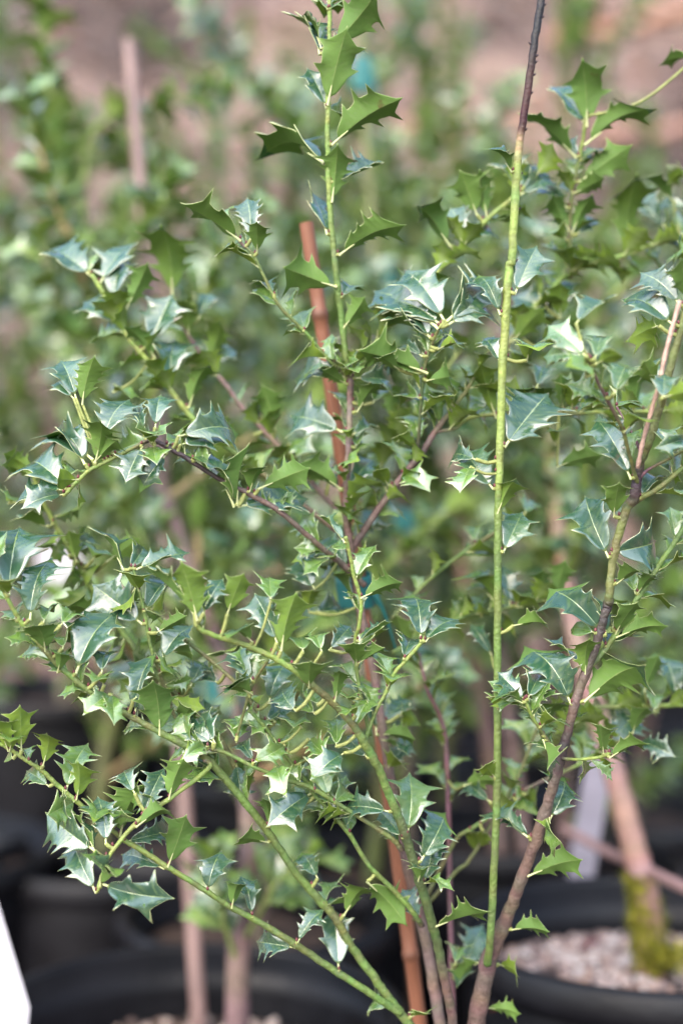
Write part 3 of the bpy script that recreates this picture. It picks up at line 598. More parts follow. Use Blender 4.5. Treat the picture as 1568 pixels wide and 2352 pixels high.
def FOC(d): return 0.935 + (d - 0.935) * (0.68 if d > 0.935 else 0.8)
def build_main():
    root = thing('holly_shrub', MAIN_O, 'large spiny holly shrub tied to an orange bamboo cane, sharp against blurred pots', 'shrub')
    K = 1568 / 4703.0 * 1.0005
    samples, infos = [], []
    for name, keys in BRANCHES:
        pts = spline([(k[0], k[1], FOC(k[2]), k[3], *k[4]) for k in keys], 7)
        infos.append((name, pts, []))
    leaves = []
    for (ti, tj), lst in T.items():
        ox, oy = 522.5 * ti, 587.9 * tj
        for a in lst:
            bx, by, tx, ty = ox + a[0] * 0.33355, oy + a[1] * 0.33355, ox + a[2] * 0.33355, oy + a[3] * 0.33355
            leaves.append((bx, by, tx, ty, a[4], a[5] if len(a) > 5 else 0.0, FOC(a[6]) if len(a) > 6 else None))
    sizes = sorted((math.hypot(q[2] - q[0], q[3] - q[1]) for q in leaves), reverse=True)
    cut = sizes[min(300, len(sizes) - 1)]
    batch = LeafBatch()
    for lf in leaves:
        bx, by = lf[0], lf[1]
        best = None
        for bi, (nm, pts, _) in enumerate(infos):
            for pi, p in enumerate(pts):
                dd = math.hypot(p[0] - bx, p[1] - by) - 0.0
                if lf[6] is not None: dd += abs(p[2] - lf[6]) * 300
                if best is None or dd < best[0]: best = (dd, bi, pi)
        infos[best[1]][2].append((lf, best[2], best[0]))
    rng = random.Random(5)
    for nm, pts, lfs in infos:
        mb = MB()
        P3 = [P(p[0], p[1], p[2]) for p in pts]
        rad = [p[3] * 0.9 / FX * p[2] for p in pts]
        # slightly swollen nodes where leaves sit
        for lf, pi, dd in lfs:
            if dd < 30: rad[pi] *= 1.10
        cols = [tuple(p[4:7]) for p in pts]
        cols = [tuple(c * rng.uniform(0.88, 1.12) for c in cc) for cc in cols]
        for k in range(1, len(P3) - 1):
            P3[k] = P3[k] + Vector((rng.gauss(0, 1), rng.gauss(0, 1), rng.gauss(0, 1))) * rad[k] * 0.07
        mb.ring_tube(P3, rad, cols, 10, True, 0.03)
        if pts[-1][1] < -40 and pts[-1][0] > 1200:
            for (sx, sy) in ((1200, 125), (1218, 40), (1190, 150), (1206, 172), (1190, 215), (1176, 398), (1190, 480), (1194, 295), (1170, 598), (1232, 18), (1216, 95)):
                c_ = min(pts, key=lambda q_: abs(q_[1] - sy))
                sg_ = 1 if (sx + sy) % 3 else -1
                sd_ = RIGHT * sg_
                p_ = P(c_[0] + sg_ * c_[3] * 0.95, c_[1], c_[2])
                mb.ring_tube([p_ - sd_ * .002, p_, p_ + sd_ * 0.0012 + UP * .001], [0.0011, 0.0009, 0.0003], [(0.03, 0.015, 0.018)] * 3, 6)
        recs = []
        for lf, pi, dd in lfs:
            bx, by, tx, ty, roll, youth, dist = lf
            d = pts[pi][2] if dist is None else dist
            base = P(bx, by, d - rad[pi] * 0.6)
            anchor = P3[pi]
            # petiole or short twig from the stem to the leaf base
            gap = (base - anchor).length
            pr = 0.0011 if gap < 0.02 else 0.0008
            if gap > rad[pi] * 0.8:
                mid = (anchor + base) / 2 - UP * gap * 0.12
                q = spline([tuple(anchor), tuple(mid), tuple(base)], 4)
                mb.ring_tube([Vector(v) for v in q], [pr * 1.25] * len(q), [(0.24, 0.27, 0.08)] * len(q), 6, True)
            bud = anchor.lerp(base, min(rad[pi] / max(gap, 1e-4), 1.0)) + UP * 0.002
            mb.ring_tube([bud - UP * .0012, bud, bud + UP * 0.0014], [0.0007, 0.0011, 0.0003], [(0.12, 0.03, 0.035)] * 3, 6)
            recs.append((bx, by, tx, ty, roll, youth, d, base))
        br = mb.build(nm, M_BARK, root, True, MAIN_O)
        for bx, by, tx, ty, roll, youth, d, base in recs:
            a = RIGHT * (tx - bx) + UP * (-(ty - by))
            p = a.length / FX * d
            a.normalize()
            Ln = max(p * 1.04, rng.uniform(0.026, 0.033))
            tilt = min(math.acos(min(p / Ln, 1)), R(68))
            tilt = max(tilt, R(rng.uniform(16, 36)) if roll <= 70 else R(rng.uniform(8, 24)))
            Ln = max(Ln, p / math.cos(tilt)) * 0.97
            up = a.z if abs(a.z) > 0.15 else 0.15
            s = (-1 if up > 0 else 1) * (1 if roll <= 90 else -1)
            tow = -FWD
            axis = a * math.cos(tilt) + tow * (s * math.sin(tilt))
            n0 = tow * math.cos(tilt) - a * (s * math.sin(tilt))
            rj = R(roll + rng.uniform(-14, 14))
            cands = [Matrix.Rotation(sg * rj, 3, axis) @ n0 for sg in (1, -1)]
            nrm = max(cands, key=lambda v: v.z)
            if 60 <= roll <= 135: me = rng.choice(LEAF_NARROW + LEAVES)
            else: me = rng.choice(LEAVES) if rng.random() > 0.12 or math.hypot(tx - bx, ty - by) > 62 else rng.choice(LEAF_SMOOTH)
            short = p / Ln < 0.6
            ws, yv = rng.uniform(1.0, 1.22), min(max(youth + rng.uniform(-0.08, 0.08), 0), 1)
            if math.hypot(tx - bx, ty - by) > cut: leaf_object(me, base, axis, nrm, Ln * (1.02 if not short else 1.0), ws, br, MAIN_O, yv)
            else: batch.add(me, leaf_matrix(base, axis, nrm, Ln, ws, MAIN_O), yv)
    frng = random.Random(77)
    for bi, (nm, pts, lfs) in enumerate(infos):
        if bi in (0, 1): continue
        for k in range(2, len(pts) - 1):
            x, y, dd = pts[k][0], pts[k][1], pts[k][2]
            if not (-40 < x < 1610 and 380 < y < 1880): continue
            if nm == 'trunk' and (y > 1250 or y < 850): continue
            if pts[k][3] > 10.5: continue
            seg = (P(*pts[k + 1][:3]) - P(*pts[k][:3]))
            t = seg.normalized()
            want = 0.55 * seg.length / 0.011 * (2.3 if dd > 0.985 else 1.05)
            cnt = int(want) + (1 if frng.random() < want - int(want) else 0)
            for _ in range(min(cnt, 4)):
                o1 = t.orthogonal().normalized(); o2 = t.cross(o1); a_ = frng.uniform(0, 6.283)
                out = o1 * math.cos(a_) + o2 * math.sin(a_)
                if out.dot(-FWD) > 0.3 and dd < 0.985: out = out - 2 * out.dot(FWD) * FWD
                axis = (out + t * frng.uniform(0.4, 1.1) + Vector((0, 0, frng.uniform(0, .5)))).normalized()
                nrm = t * 0.6 - out * 0.85 + Vector((frng.gauss(0, .35), -0.25 + frng.gauss(0, .35), 0.45 + frng.gauss(0, .25)))
                batch.add(frng.choice(LEAVES if dd < 1.0 else LEAF_LOW), leaf_matrix(P(x, y, dd) + seg * frng.random(), axis, nrm, frng.uniform(0.020, 0.032), frng.uniform(1.0, 1.25), MAIN_O), max(frng.gauss(0.05, 0.2), 0))
    batch.build('foliage', root)
    # strip of bark torn from the main stem, pale wood showing
    mb = MB()
    st = spline([(1463, 1075, .905), (1476, 1010, .897), (1500, 925, .888), (1512, 885, .885), (1530, 800, .88), (1560, 690, .875)], 6)
    w = [1, 3, 4, 5, 5, 6, 6, 6, 6, 5, 5, 5]
    q = [P(*s) for s in st]
    mb.ring_tube(q, [0.0012 + 0.0002 * (k % 3) for k in range(len(q))], [(0.50, 0.33, 0.26)] * len(q), 6)
    tag(mb.build('torn_bark_strip', M_BARK, root, True, MAIN_O), 'pale pink strip of torn bark')
build_main()

# ------------------------------------------------------------------ pots, stakes, ties, labels
def make_pot(loc, Rr, h, label, gravel=0, group=None, seed=1, soil_drop=0.07, pale=True):
    rng = random.Random(seed)
    t = thing('plant_pot', loc, label, 'pot', group)
    th = 0.004
    mb = MB()
    r0 = Rr * 0.84
    prof = [(0.001, 0.002), (r0 - 0.01, 0.002), (r0, 0.012)]
    for k in range(1, 9):
        u = k / 9
        prof.append((r0 + (Rr - 0.006 - r0) * u + (0.0012 if k % 2 else 0), 0.012 + (h - 0.05) * u))
    prof += [(Rr - 0.006, h - 0.034), (Rr - 0.010, h - 0.004), (Rr - 0.012, h - 0.05), (r0 - 0.002, 0.03), (0.001, 0.03)]
    mb.lathe(prof, 64)
    mb.build('pot_wall', M_POT, t)
    mb = MB()
    lip = [(Rr - 0.005, h - 0.036), (Rr + 0.006, h - 0.034), (Rr + 0.008, h - 0.022), (Rr + 0.007, h - 0.006), (Rr + 0.003, h), (Rr - 0.003, h + 0.001), (Rr - 0.0085, h - 0.003), (Rr - 0.0085, h - 0.02), (Rr - 0.005, h - 0.036)]
    mb.lathe(lip, 64)
    mb.build('rim', M_POT, t)
    zs = h - soil_drop
    mb = MB()
    n = 40
    rs = [0, 0.3, 0.55, 0.8, 1.0]
    rad = r0 + (Rr - 0.012 - r0) * (zs / h) - 0.004
    c = len(mb.v); mb.v.append(Vector((0, 0, zs + 0.012))); mb.c.append((0, 0, 0))
    for r in rs[1:]:
        for q in range(n):
            a = 2 * math.pi * q / n
            mb.v.append(Vector((rad * r * math.cos(a), rad * r * math.sin(a), zs + 0.012 * (1 - r) + rng.uniform(-0.003, 0.003)))); mb.c.append((0, 0, 0))
    for q in range(n): mb.f.append((0, 1 + q, 1 + (q + 1) % n)); mb.m.append(0)
    for k in range(len(rs) - 2):
        for q in range(n):
            a, b = 1 + k * n + q, 1 + k * n + (q + 1) % n
            mb.f.append((a, a + n, b + n, b)); mb.m.append(0)
    mb.build('soil', M_SOIL, t)
    if gravel:
        mb = MB()
        ico = [(-.526, .851, 0), (.526, .851, 0), (-.526, -.851, 0), (.526, -.851, 0), (0, -.526, .851), (0, .526, .851), (0, -.526, -.851), (0, .526, -.851), (.851, 0, -.526), (.851, 0, .526), (-.851, 0, -.526), (-.851, 0, .526)]
        fi = [(0,11,5),(0,5,1),(0,1,7),(0,7,10),(0,10,11),(1,5,9),(5,11,4),(11,10,2),(10,7,6),(7,1,8),(3,9,4),(3,4,2),(3,2,6),(3,6,8),(3,8,9),(4,9,5),(2,4,11),(6,2,10),(8,6,7),(9,8,1)]
        for _ in range(gravel):
            r = rad * math.sqrt(rng.random()) * 0.98; a = rng.uniform(0, 6.283)
            s = rng.uniform(0.0035, 0.0092)
            o = Vector((r * math.cos(a), r * math.sin(a), zs + 0.012 * (1 - r / rad) + s * 0.4))
            rot = Matrix.Rotation(rng.uniform(0, 6.28), 3, Vector((rng.gauss(0, 1), rng.gauss(0, 1), rng.gauss(0, 1))).normalized())
            k = rng.random()
            if pale: col = [(0.34, 0.25, 0.22), (0.42, 0.34, 0.31), (0.22, 0.16, 0.15), (0.05, 0.038, 0.036), (0.50, 0.44, 0.42), (0.26, 0.16, 0.12), (0.09, 0.06, 0.058), (0.30, 0.22, 0.20)][rng.randrange(8)]
            else: col = [(0.16, 0.11, 0.09), (0.30, 0.23, 0.20), (0.08, 0.055, 0.05), (0.42, 0.34, 0.30)][rng.randrange(4)]
            b = len(mb.v)
            sc = (rng.uniform(.8, 1.3), rng.uniform(.7, 1.1), rng.uniform(.5, .8))
            for p in ico:
                mb.v.append(o + rot @ Vector((p[0] * s * sc[0], p[1] * s * sc[1], p[2] * s * sc[2]))); mb.c.append(col)
            for f in fi: mb.f.append(tuple(b + i for i in f)); mb.m.append(0)
        tag(mb.build('gravel', M_STONE, t), kind='stuff')
    return zs + 0.012

def make_stake(a, b, r, label, col=(0.34, 0.165, 0.09), group=None, nodes=(), hollow=True, rng=random.Random(3)):
    """cane from a (foot) to b (top)"""
    t = thing('bamboo_stake', a, label, 'stake', group)
    mb = MB()
    L = (b - a).length; d = (b - a).normalized()
    ks = sorted(set([0, 1] + [k / 30 for k in range(31)] + [x for nd in nodes for x in (nd - 0.006, nd - 0.003, nd, nd + 0.003, nd + 0.006)]))
    pts, rad, cl = [], [], []
    side = d.orthogonal().normalized()
    for u in ks:
        if u < 0 or u > 1: continue
        pts.append(a + d * L * u + side * 0.004 * math.sin(u * 3.1)); k = 1.0
        cc = rng.uniform(0.9, 1.08)
        for nd in nodes:
            if abs(u - nd) < 0.0045: k = 1.2; cc *= 0.6
        rad.append(r * k * (1.05 - 0.12 * u)); cl.append(tuple(c * cc for c in col))
    mb.ring_tube(pts, rad, cl, 14, False)
    mb.build('cane', M_BAMBOO, t, True, a)
    # cut hollow top: rim ring and dark bore
    top = pts[-1]; mb = MB()
    rr = rad[-1]
    mb.ring_tube([top + d * 0.0002, top + d * 0.0006, top - d * 0.012], [rr, rr * 0.68, rr * 0.6], [(0.45, 0.18, 0.07), (0.40, 0.15, 0.06), (0.03, 0.015, 0.01)], 14, False)
    mb.build('cut_end', M_BAMBOO, t, True, a)
    return t
def make_tie(p, axis, rx, h, label, group=None):
    """band of plastic tape wound round stem and cane, with a short loose tail"""
    t = thing('tie_tape', p, label, 'plant tie', group)
    z = axis.normalized(); x = (RIGHT - z * RIGHT.dot(z)).normalized(); y = z.cross(x)
    mb = MB(); n = 28
    for (zz, k) in ((-.5, 1.0), (-.25, 1.03), (0, 1.02), (.25, 1.04), (.5, 1.0), (.5, .94), (-.5, .94), (-.5, 1.0)):
        for q in range(n):
            a = 2 * math.pi * q / n
            mb.v.append(x * (rx * k * math.cos(a)) + y * (rx * 0.8 * k * math.sin(a)) + z * (zz * h + 0.0015 * math.sin(a * 2))); mb.c.append((0, 0, 0))
    for k in range(7):
        for q in range(n):
            a, b = k * n + q, k * n + (q + 1) % n
            mb.f.append((a, b, b + n, a + n)); mb.m.append(0)
    mb.build('band', M_TIE, t)
    mb = MB()
    for s in (0, 1):
        pts = [x * (rx * (0.9 + 0.35 * k)) - y * (rx * 0.7) + z * (h * (-0.3 - 0.28 * k * k) + (h * 0.5 if s else 0)) for k in range(4)]
        for p_ in pts: mb.v.append(p_); mb.c.append((0, 0, 0))
    for k in range(3): mb.f.append((k, k + 1, k + 5, k + 4)); mb.m.append(0)
    o = mb.build('loose_tail', M_TIE, t)
    md = o.modifiers.new('thickness', 'SOLIDIFY'); md.thickness = 0.0006
    return t

POT_H = 0.355
# pot of the foreground shrub
make_pot((MAIN_O.x, MAIN_O.y + 0.02, 0), 0.19, 0.30, 'black nursery pot holding the large sharp holly shrub', 800, seed=1, soil_drop=0.05)
foot, top = P(958, 2352, 1.10), P(703, 512, 1.05)
d = (top - foot).normalized()
foot = foot - d * ((foot.z - 0.27) / d.z)
make_stake(foot, top, 0.0056, 'orange-brown bamboo cane with a cut top, tied to the large sharp holly', (0.25, 0.100, 0.055), nodes=[0.30, 0.62, 0.915])
ctr = P(815, 1357, 1.07)
make_tie(ctr, d, 0.0135, 0.024, 'dark teal tape binding the large sharp holly to its orange cane')

# ------------------------------------------------------------------ shrubs behind
def grow_shrub(name_label, base, height, seed, nbr=9, nleaf=200, spread=0.30, lean=(0, 0), trunk_r=0.011, trunk_col=BR, trunk_pts=None, crown0=0.3, crown1=0.95, group=None, youth=0.25, dist_scale=1.0, extra=None):
    rng = random.Random(seed)
    root = thing('holly_shrub', base, name_label, 'shrub', group)
    base = Vector(base)
    if trunk_pts is None:
        trunk_pts = []
        for k in range(7):
            u = k / 6
            trunk_pts.append(base + Vector((lean[0] * u + 0.02 * rng.gauss(0, 1) * u, lean[1] * u + 0.02 * rng.gauss(0, 1) * u, height * u)))
    tp = [Vector(v) for v in spline([tuple(p) for p in trunk_pts], 6)]
    n = len(tp)
    mb = MB()
    cols = []
    for k in range(n):
        u = k / (n - 1)
        c = [trunk_col[i] * (1 - max(u - 0.55, 0) / 0.45) + Y[i] * max(u - 0.55, 0) / 0.45 for i in range(3)]
        cols.append(tuple(x * rng.uniform(0.85, 1.15) for x in c))
    mb.ring_tube(tp, [trunk_r * (1.1 - 0.75 * (k / (n - 1))) for k in range(n)], cols, 8, True, 0.04)
    trunk = mb.build('trunk', M_BARK, root, True, base)
    stems = [(trunk, tp[int(n * max(crown0 + 0.25, 0.6)):])]
    for b in range(nbr):
        u = crown0 + (crown1 - crown0) * (b + rng.random()) / nbr
        s = tp[min(int(u * n), n - 2)]
        az = b * 2.4 + rng.uniform(-0.5, 0.5)
        Lb = spread * rng.uniform(0.7, 1.3) * (1.15 - 0.5 * u)
        el = R(rng.uniform(25, 62))
        dr = Vector((math.cos(az) * math.cos(el), math.sin(az) * math.cos(el), math.sin(el)))
        pts = [s]
        for k in range(1, 6):
            dr = (dr + Vector((rng.gauss(0, .10), rng.gauss(0, .10), rng.gauss(0.05, .10)))).normalized()
            pts.append(pts[-1] + dr * Lb / 5)
        q = [Vector(v) for v in spline([tuple(p) for p in pts], 5)]
        mb = MB()
        cc = rng.choice([Y, G, OL, Y, TAN])
        mb.ring_tube(q, [trunk_r * 0.42 * (1.1 - 0.6 * k / (len(q) - 1)) for k in range(len(q))], [tuple(x * rng.uniform(.9, 1.15) for x in cc)] * len(q), 6)
        stems.append((mb.build('branch', M_BARK, root, True, base), q[3:]))
    for (pp, rad) in (extra or []):
        q = [Vector(v) for v in spline([tuple(p) for p in pp], 6)]
        mb = MB(); mb.ring_tube(q, [rad * (1.1 - 0.4 * k / (len(q) - 1)) for k in range(len(q))], [Y] * len(q), 6)
        stems.append((mb.build('branch', M_BARK, root, True, base), q[len(q) // 3:]))
    batch = LeafBatch(); more = 1.0 if nleaf > 210 else 0.4
    total = sum(sum((s[k + 1] - s[k]).length for k in range(len(s) - 1)) for _, s in stems)
    step = total / nleaf
    for ob, s in stems:
        acc, side = 0.0, rng.uniform(0, 6.28)
        for k in range(len(s) - 1):
            seg = s[k + 1] - s[k]; Ls = seg.length
            while acc < Ls:
                p = s[k] + seg * (acc / Ls); acc += step
                t = seg.normalized()
                side += 2.4
                o1 = t.orthogonal().normalized(); o2 = t.cross(o1)
                out = o1 * math.cos(side) + o2 * math.sin(side)
                axis = (out * rng.uniform(0.7, 1.0) + t * rng.uniform(0.5, 1.0) + Vector((0, 0, rng.uniform(0.0, 0.4)))).normalized()
                nrm = (t * 0.6 - out * 0.85 + Vector((rng.gauss(0, .3), -0.5 + rng.gauss(0, .3), 0.45 + rng.gauss(0, .25))))
                leaf_object(rng.choice(LEAVES), p, axis, nrm, rng.uniform(0.036, 0.056), rng.uniform(0.95, 1.25), ob, base, min(max(rng.gauss(youth, 0.25), 0), 1))
                if rng.random() < more:
                    out = o1 * math.cos(side + 3.0) + o2 * math.sin(side + 3.0)
                    axis = (out * rng.uniform(0.7, 1.0) + t * rng.uniform(0.3, 1.0) + Vector((0, 0, rng.uniform(0.0, 0.4)))).normalized()
                    nrm = (t * 0.6 - out * 0.85 + Vector((rng.gauss(0, .3), -0.5 + rng.gauss(0, .3), 0.45 + rng.gauss(0, .25))))
                    batch.add(rng.choice(LEAF_LOW), leaf_matrix(p + t * step * 0.5, axis, nrm, rng.uniform(0.036, 0.056), rng.uniform(1.0, 1.25), base), min(max(rng.gauss(youth, 0.25), 0), 1))
            acc -= Ls
        # terminal rosette
        t = (s[-1] - s[-2]).normalized()
        o1 = t.orthogonal().normalized(); o2 = t.cross(o1)
        for q in range(3):
            a = q * 2.1 + side
            out = o1 * math.cos(a) + o2 * math.sin(a)
            leaf_object(rng.choice(LEAVES), s[-1], (t + out * 0.5), (t * 0.4 - out + Vector((0, 0, .3))), rng.uniform(0.03, 0.04), 1.1, ob, base, min(max(rng.gauss(youth + .2, 0.2), 0), 1))
    batch.build('foliage', root)
    return root

def xat(x, d): return (x - 784) / FX * d
GR_BACK = 'holly shrubs standing in rows behind'
# left neighbour: pot whose far rim shows at the bottom left
zl = make_pot((xat(440, 1.36), 1.36, 0), 0.20, 0.372, 'wide black nursery pot of dark mulch beside the white plant label', 420, seed=3, soil_drop=0.075, pale=False)
b0 = Vector((xat(545, 1.36), 1.36, zl - 0.02))
grow_shrub('holly shrub with a pale pinkish trunk rising from the wide mulch-filled pot', b0, 0.86, 21, nbr=14, nleaf=270, spread=0.25, trunk_r=0.0115, trunk_col=PK, crown0=0.30, crown1=0.72, lean=(-0.06, 0.1), youth=0.2,
   trunk_pts=[b0, P(548, 2200, 1.37), P(575, 1950, 1.38), P(560, 1760, 1.4), P(500, 1500, 1.43), P(380, 1150, 1.52), P(250, 800, 1.58), P(160, 520, 1.64), P(125, 330, 1.68), P(110, 240, 1.7)],
   extra=[([P(250, 1000, 1.56), P(170, 560, 1.62), P(140, 430, 1.65), P(122, 270, 1.68), P(100, 100, 1.7), P(92, -60, 1.72)], 0.0035), ([P(190, 640, 1.62), P(205, 320, 1.7), P(300, 268, 1.75), P(400, 235, 1.78), P(495, 208, 1.8)], 0.0034), ([P(570, 2000, 1.38), P(630, 1930, 1.36), P(690, 1840, 1.35), P(720, 1770, 1.35)], 0.0026), ([P(552, 2170, 1.37), P(600, 2090, 1.35), P(640, 2020, 1.34), P(700, 1970, 1.34)], 0.0024), ([P(548, 2230, 1.37), P(525, 2150, 1.35), P(500, 2070, 1.34), P(490, 1990, 1.34)], 0.0024)])
a = Vector((xat(466, 1.47), 1.47, zl - 0.06))
make_stake(a, P(296, 95, 1.72), 0.0082, 'pale pinkish bamboo cane standing in the wide mulch-filled pot', (0.20, 0.125, 0.11), nodes=[0.28, 0.55, 0.8])
# right neighbour: pot of pale gravel, mossy trunk
PR = (xat(1497, 1.40), 1.40)
zr = make_pot((PR[0], PR[1], 0), 0.19, 0.437, 'wide black nursery pot filled with pale gravel around a mossy trunk', 1600, seed=4, soil_drop=0.062)
b0 = Vector((PR[0], PR[1], zr - 0.02))
mossy = grow_shrub('holly shrub with a leaning mossy trunk growing in pale gravel', b0, 0.8, 33, nbr=10, nleaf=200, spread=0.26, trunk_r=0.0140, trunk_col=(0.30, 0.18, 0.14), crown0=0.45, youth=0.15,
   trunk_pts=[b0, P(1484, 2080, 1.40), P(1455, 1950, 1.41), P(1405, 1760, 1.43), P(1330, 1500, 1.46), P(1285, 1250, 1.5), P(1268, 1080, 1.53), P(1262, 900, 1.56), P(1280, 600, 1.6)])
def moss(root, base):
    rng = random.Random(2); mb = MB()
    for _ in range(5200):
        u = rng.random() ** 1.3
        c = P(1499 - 32 * u * 1.0, 2225 - 210 * u, 1.40)
        if rng.random() < 0.14: c = P(1510 + 80 * rng.random(), 2200 + rng.uniform(-16, 16), 1.385); r = 0.013
        else: r = 0.0150 * (1.1 - 0.35 * u)
        a = rng.uniform(0, 6.283)
        o = Vector((math.cos(a), math.sin(a), rng.uniform(-.2, .5)))
        p = c + o * r * rng.uniform(0.7, 1.12) * (0.75 + 0.7 * abs(noise.noise(c * 60 + o)))
        tpt = p + (o + Vector((rng.gauss(0, .5), rng.gauss(0, .5), rng.gauss(0.2, .5)))).normalized() * rng.uniform(0.004, 0.011)
        w = Vector((-o.y, o.x, 0)) * 0.0016
        mb.poly([p - w, p + w, tpt], [(0.24, 0.23, 0.025), (0.34, 0.32, 0.035), (0.13, 0.14, 0.020), (0.40, 0.36, 0.06)][rng.randrange(4)])
    tag(mb.build('moss', M_MOSS, root, True, base), 'shaggy yellow-green moss sleeve', kind='stuff')
moss(mossy, b0)
# a fallen brown leaf and a bare twig in the gravel pot
def dead_leaf(c, yaw, L, label, col):
    t = MB()
    n = 8
    for k in range(n + 1):
        u = k / n; w = 0.36 * math.sin(math.pi * u ** 0.9) * L * 0.5
        for s in (-1, -0.5, 0, 0.5, 1):
            t.v.append(Vector(((u - .5) * L, s * w, 0.006 + abs(s) * w * 0.5 + 0.006 * math.sin(u * 3)))); t.c.append(tuple(x * (0.8 + 0.3 * (1 - abs(s))) for x in col))
    for k in range(n):
        for q in range(4):
            a = k * 5 + q; t.f.append((a, a + 1, a + 6, a + 5)); t.m.append(0)
    o = t.build('fallen_leaf', M_LITTER)
    o.location = c; o.rotation_euler = (R(8), R(-6), yaw)
    md = o.modifiers.new('thickness', 'SOLIDIFY'); md.thickness = 0.0007
    return tag(o, label, 'leaf')
dead_leaf(Vector((xat(1200, 1.30), 1.31, zr - 0.004)), R(-12), 0.055, 'russet fallen leaf lying on the pale gravel', (0.27, 0.075, 0.040))
dead_leaf(Vector((xat(1365, 1.46), 1.47, zr + 0.002)), R(30), 0.035, 'dark wine-red fallen leaf at the back of the pale gravel', (0.10, 0.030, 0.035))
mb = MB()
tw = [P(1290, 1900, 1.56), P(1400, 1960, 1.50), P(1470, 1990, 1.42), P(1540, 2025, 1.36), P(1640, 2070, 1.30)]
mb.ring_tube([Vector(v) for v in spline([tuple(p) for p in tw], 6)], [0.005 + 0.0012 * (k / 24) for k in range(25)], [(0.23, 0.14, 0.135)] * 25, 8, True, 0.06)
tag(mb.build('bare_twig', M_BARK), 'bare mauve-brown twig leaning across the mossy trunk', 'twig')

# plant labels
def make_label(c, w, h, yaw, lean, label, mat):
    t = thing('plant_label', c, label, 'label')
    bm_ = MB()
    pts = [(-w * .18, 0, 0), (w * .18, 0, 0), (w * .5, 0, h * .25), (w * .5, 0, h * .95), (w * .35, 0, h), (-w * .35, 0, h), (-w * .5, 0, h * .95), (-w * .5, 0, h * .25)]
    bm_.poly(pts)
    o = bm_.build('label_blade', mat, t, False)
    md = o.modifiers.new('thickness', 'SOLIDIFY'); md.thickness = 0.0012; md.offset = 0
    t.rotation_euler = (0, lean, yaw)
make_label(P(38, 2420, 1.18), 0.042, 0.135, R(12), R(-16), 'clean white plastic plant label standing by the mulch-filled pot', M_LABEL)
make_label(P(1316, 2110, 1.62), 0.030, 0.23, R(-10), R(9), 'weathered greyish-white plant label behind the gravel pot', M_LABEL2)
make_label(P(160, 1420, 2.05), 0.06, 0.11, R(8), R(-10), 'blurred white label among the leaves of the left rows', M_LABEL)

# further pots and shrubs: (screen x, distance, pot radius, pot height, shrub height, seed, leaves, youth, label bits)
ROWS = [
 (150, 2.70, 0.225, 0.50, 1.15, 41, 300, .25, 'tall black nursery pot standing behind the white plant label', 'holly shrub in the tall black pot behind the white label', PK),
 (640, 2.45, 0.20, 0.40, 1.2, 42, 300, .2, 'black nursery pot in shade behind the pink cane', 'holly shrub behind the pink cane, just left of the tied leader', BR),
 (1150, 1.98, 0.15, 0.40, 0.95, 43, 300, .2, 'black nursery pot just behind the gravel pot', 'holly shrub in the pot just behind the gravel pot', PK),
 (1640, 3.30, 0.165, 0.32, 1.0, 44, 240, .2, 'low black nursery pot beyond the bare strip of ground', 'holly shrub in the low pot beyond the bare strip of ground', BR),
 (-190, 2.05, 0.20, 0.36, 1.25, 45, 300, .3, 'black nursery pot at the end of the second row', 'dense holly shrub at the end of the second row', BR),
 (420, 2.15, 0.19, 0.36, 0.85, 53, 300, .25, 'black nursery pot close behind the wide mulch-filled pot', 'holly shrub close behind the wide mulch-filled pot', PK),
 (1450, 2.35, 0.19, 0.36, 0.80, 54, 280, .2, 'black nursery pot behind the mossy trunk', 'holly shrub close behind the mossy trunk', BR),
 (590, 1.80, 0.17, 0.34, 0.85, 61, 300, .2, 'small black nursery pot between the mulch-filled pot and the tied trunk', 'holly shrub just behind the orange cane', BR),
 (850, 2.05, 0.17, 0.34, 0.95, 62, 300, .25, 'black nursery pot directly behind the orange cane', 'holly shrub directly behind the teal-taped trunk', OL),
 (1290, 2.05, 0.17, 0.34, 0.80, 63, 300, .2, 'black nursery pot behind the weathered plant label', 'holly shrub behind the weathered plant label', BR),
 (240, 2.10, 0.17, 0.34, 0.95, 64, 300, .3, 'black nursery pot in front of the tall black pot', 'holly shrub standing before the tall black pot', OL),
 (1020, 2.55, 0.18, 0.34, 1.35, 65, 300, .35, None, None, OL),
 (260, 3.30, 0.18, 0.34, 1.45, 66, 260, .4, None, None, OL),
 (560, 3.40, 0.18, 0.34, 1.70, 67, 260, .4, None, None, OL),
 (1480, 3.10, 0.18, 0.34, 1.45, 68, 260, .35, None, None, OL),
 (400, 3.05, 0.20, 0.36, 1.05, 46, 280, .35, None, None, PK),
 (900, 2.90, 0.20, 0.36, 1.65, 47, 300, .35, None, None, PK),
 (1260, 2.95, 0.20, 0.36, 1.65, 48, 280, .35, None, None, BR),
 (60, 3.50, 0.20, 0.36, 1.85, 49, 240, .35, None, None, BR),
 (700, 3.75, 0.20, 0.36, 1.20, 50, 240, .4, None, None, PK),
 (1080, 3.9, 0.20, 0.36, 2.0, 51, 240, .4, None, None, PK),
 (1500, 4.0, 0.20, 0.36, 0.95, 52, 200, .3, None, None, BR),
]
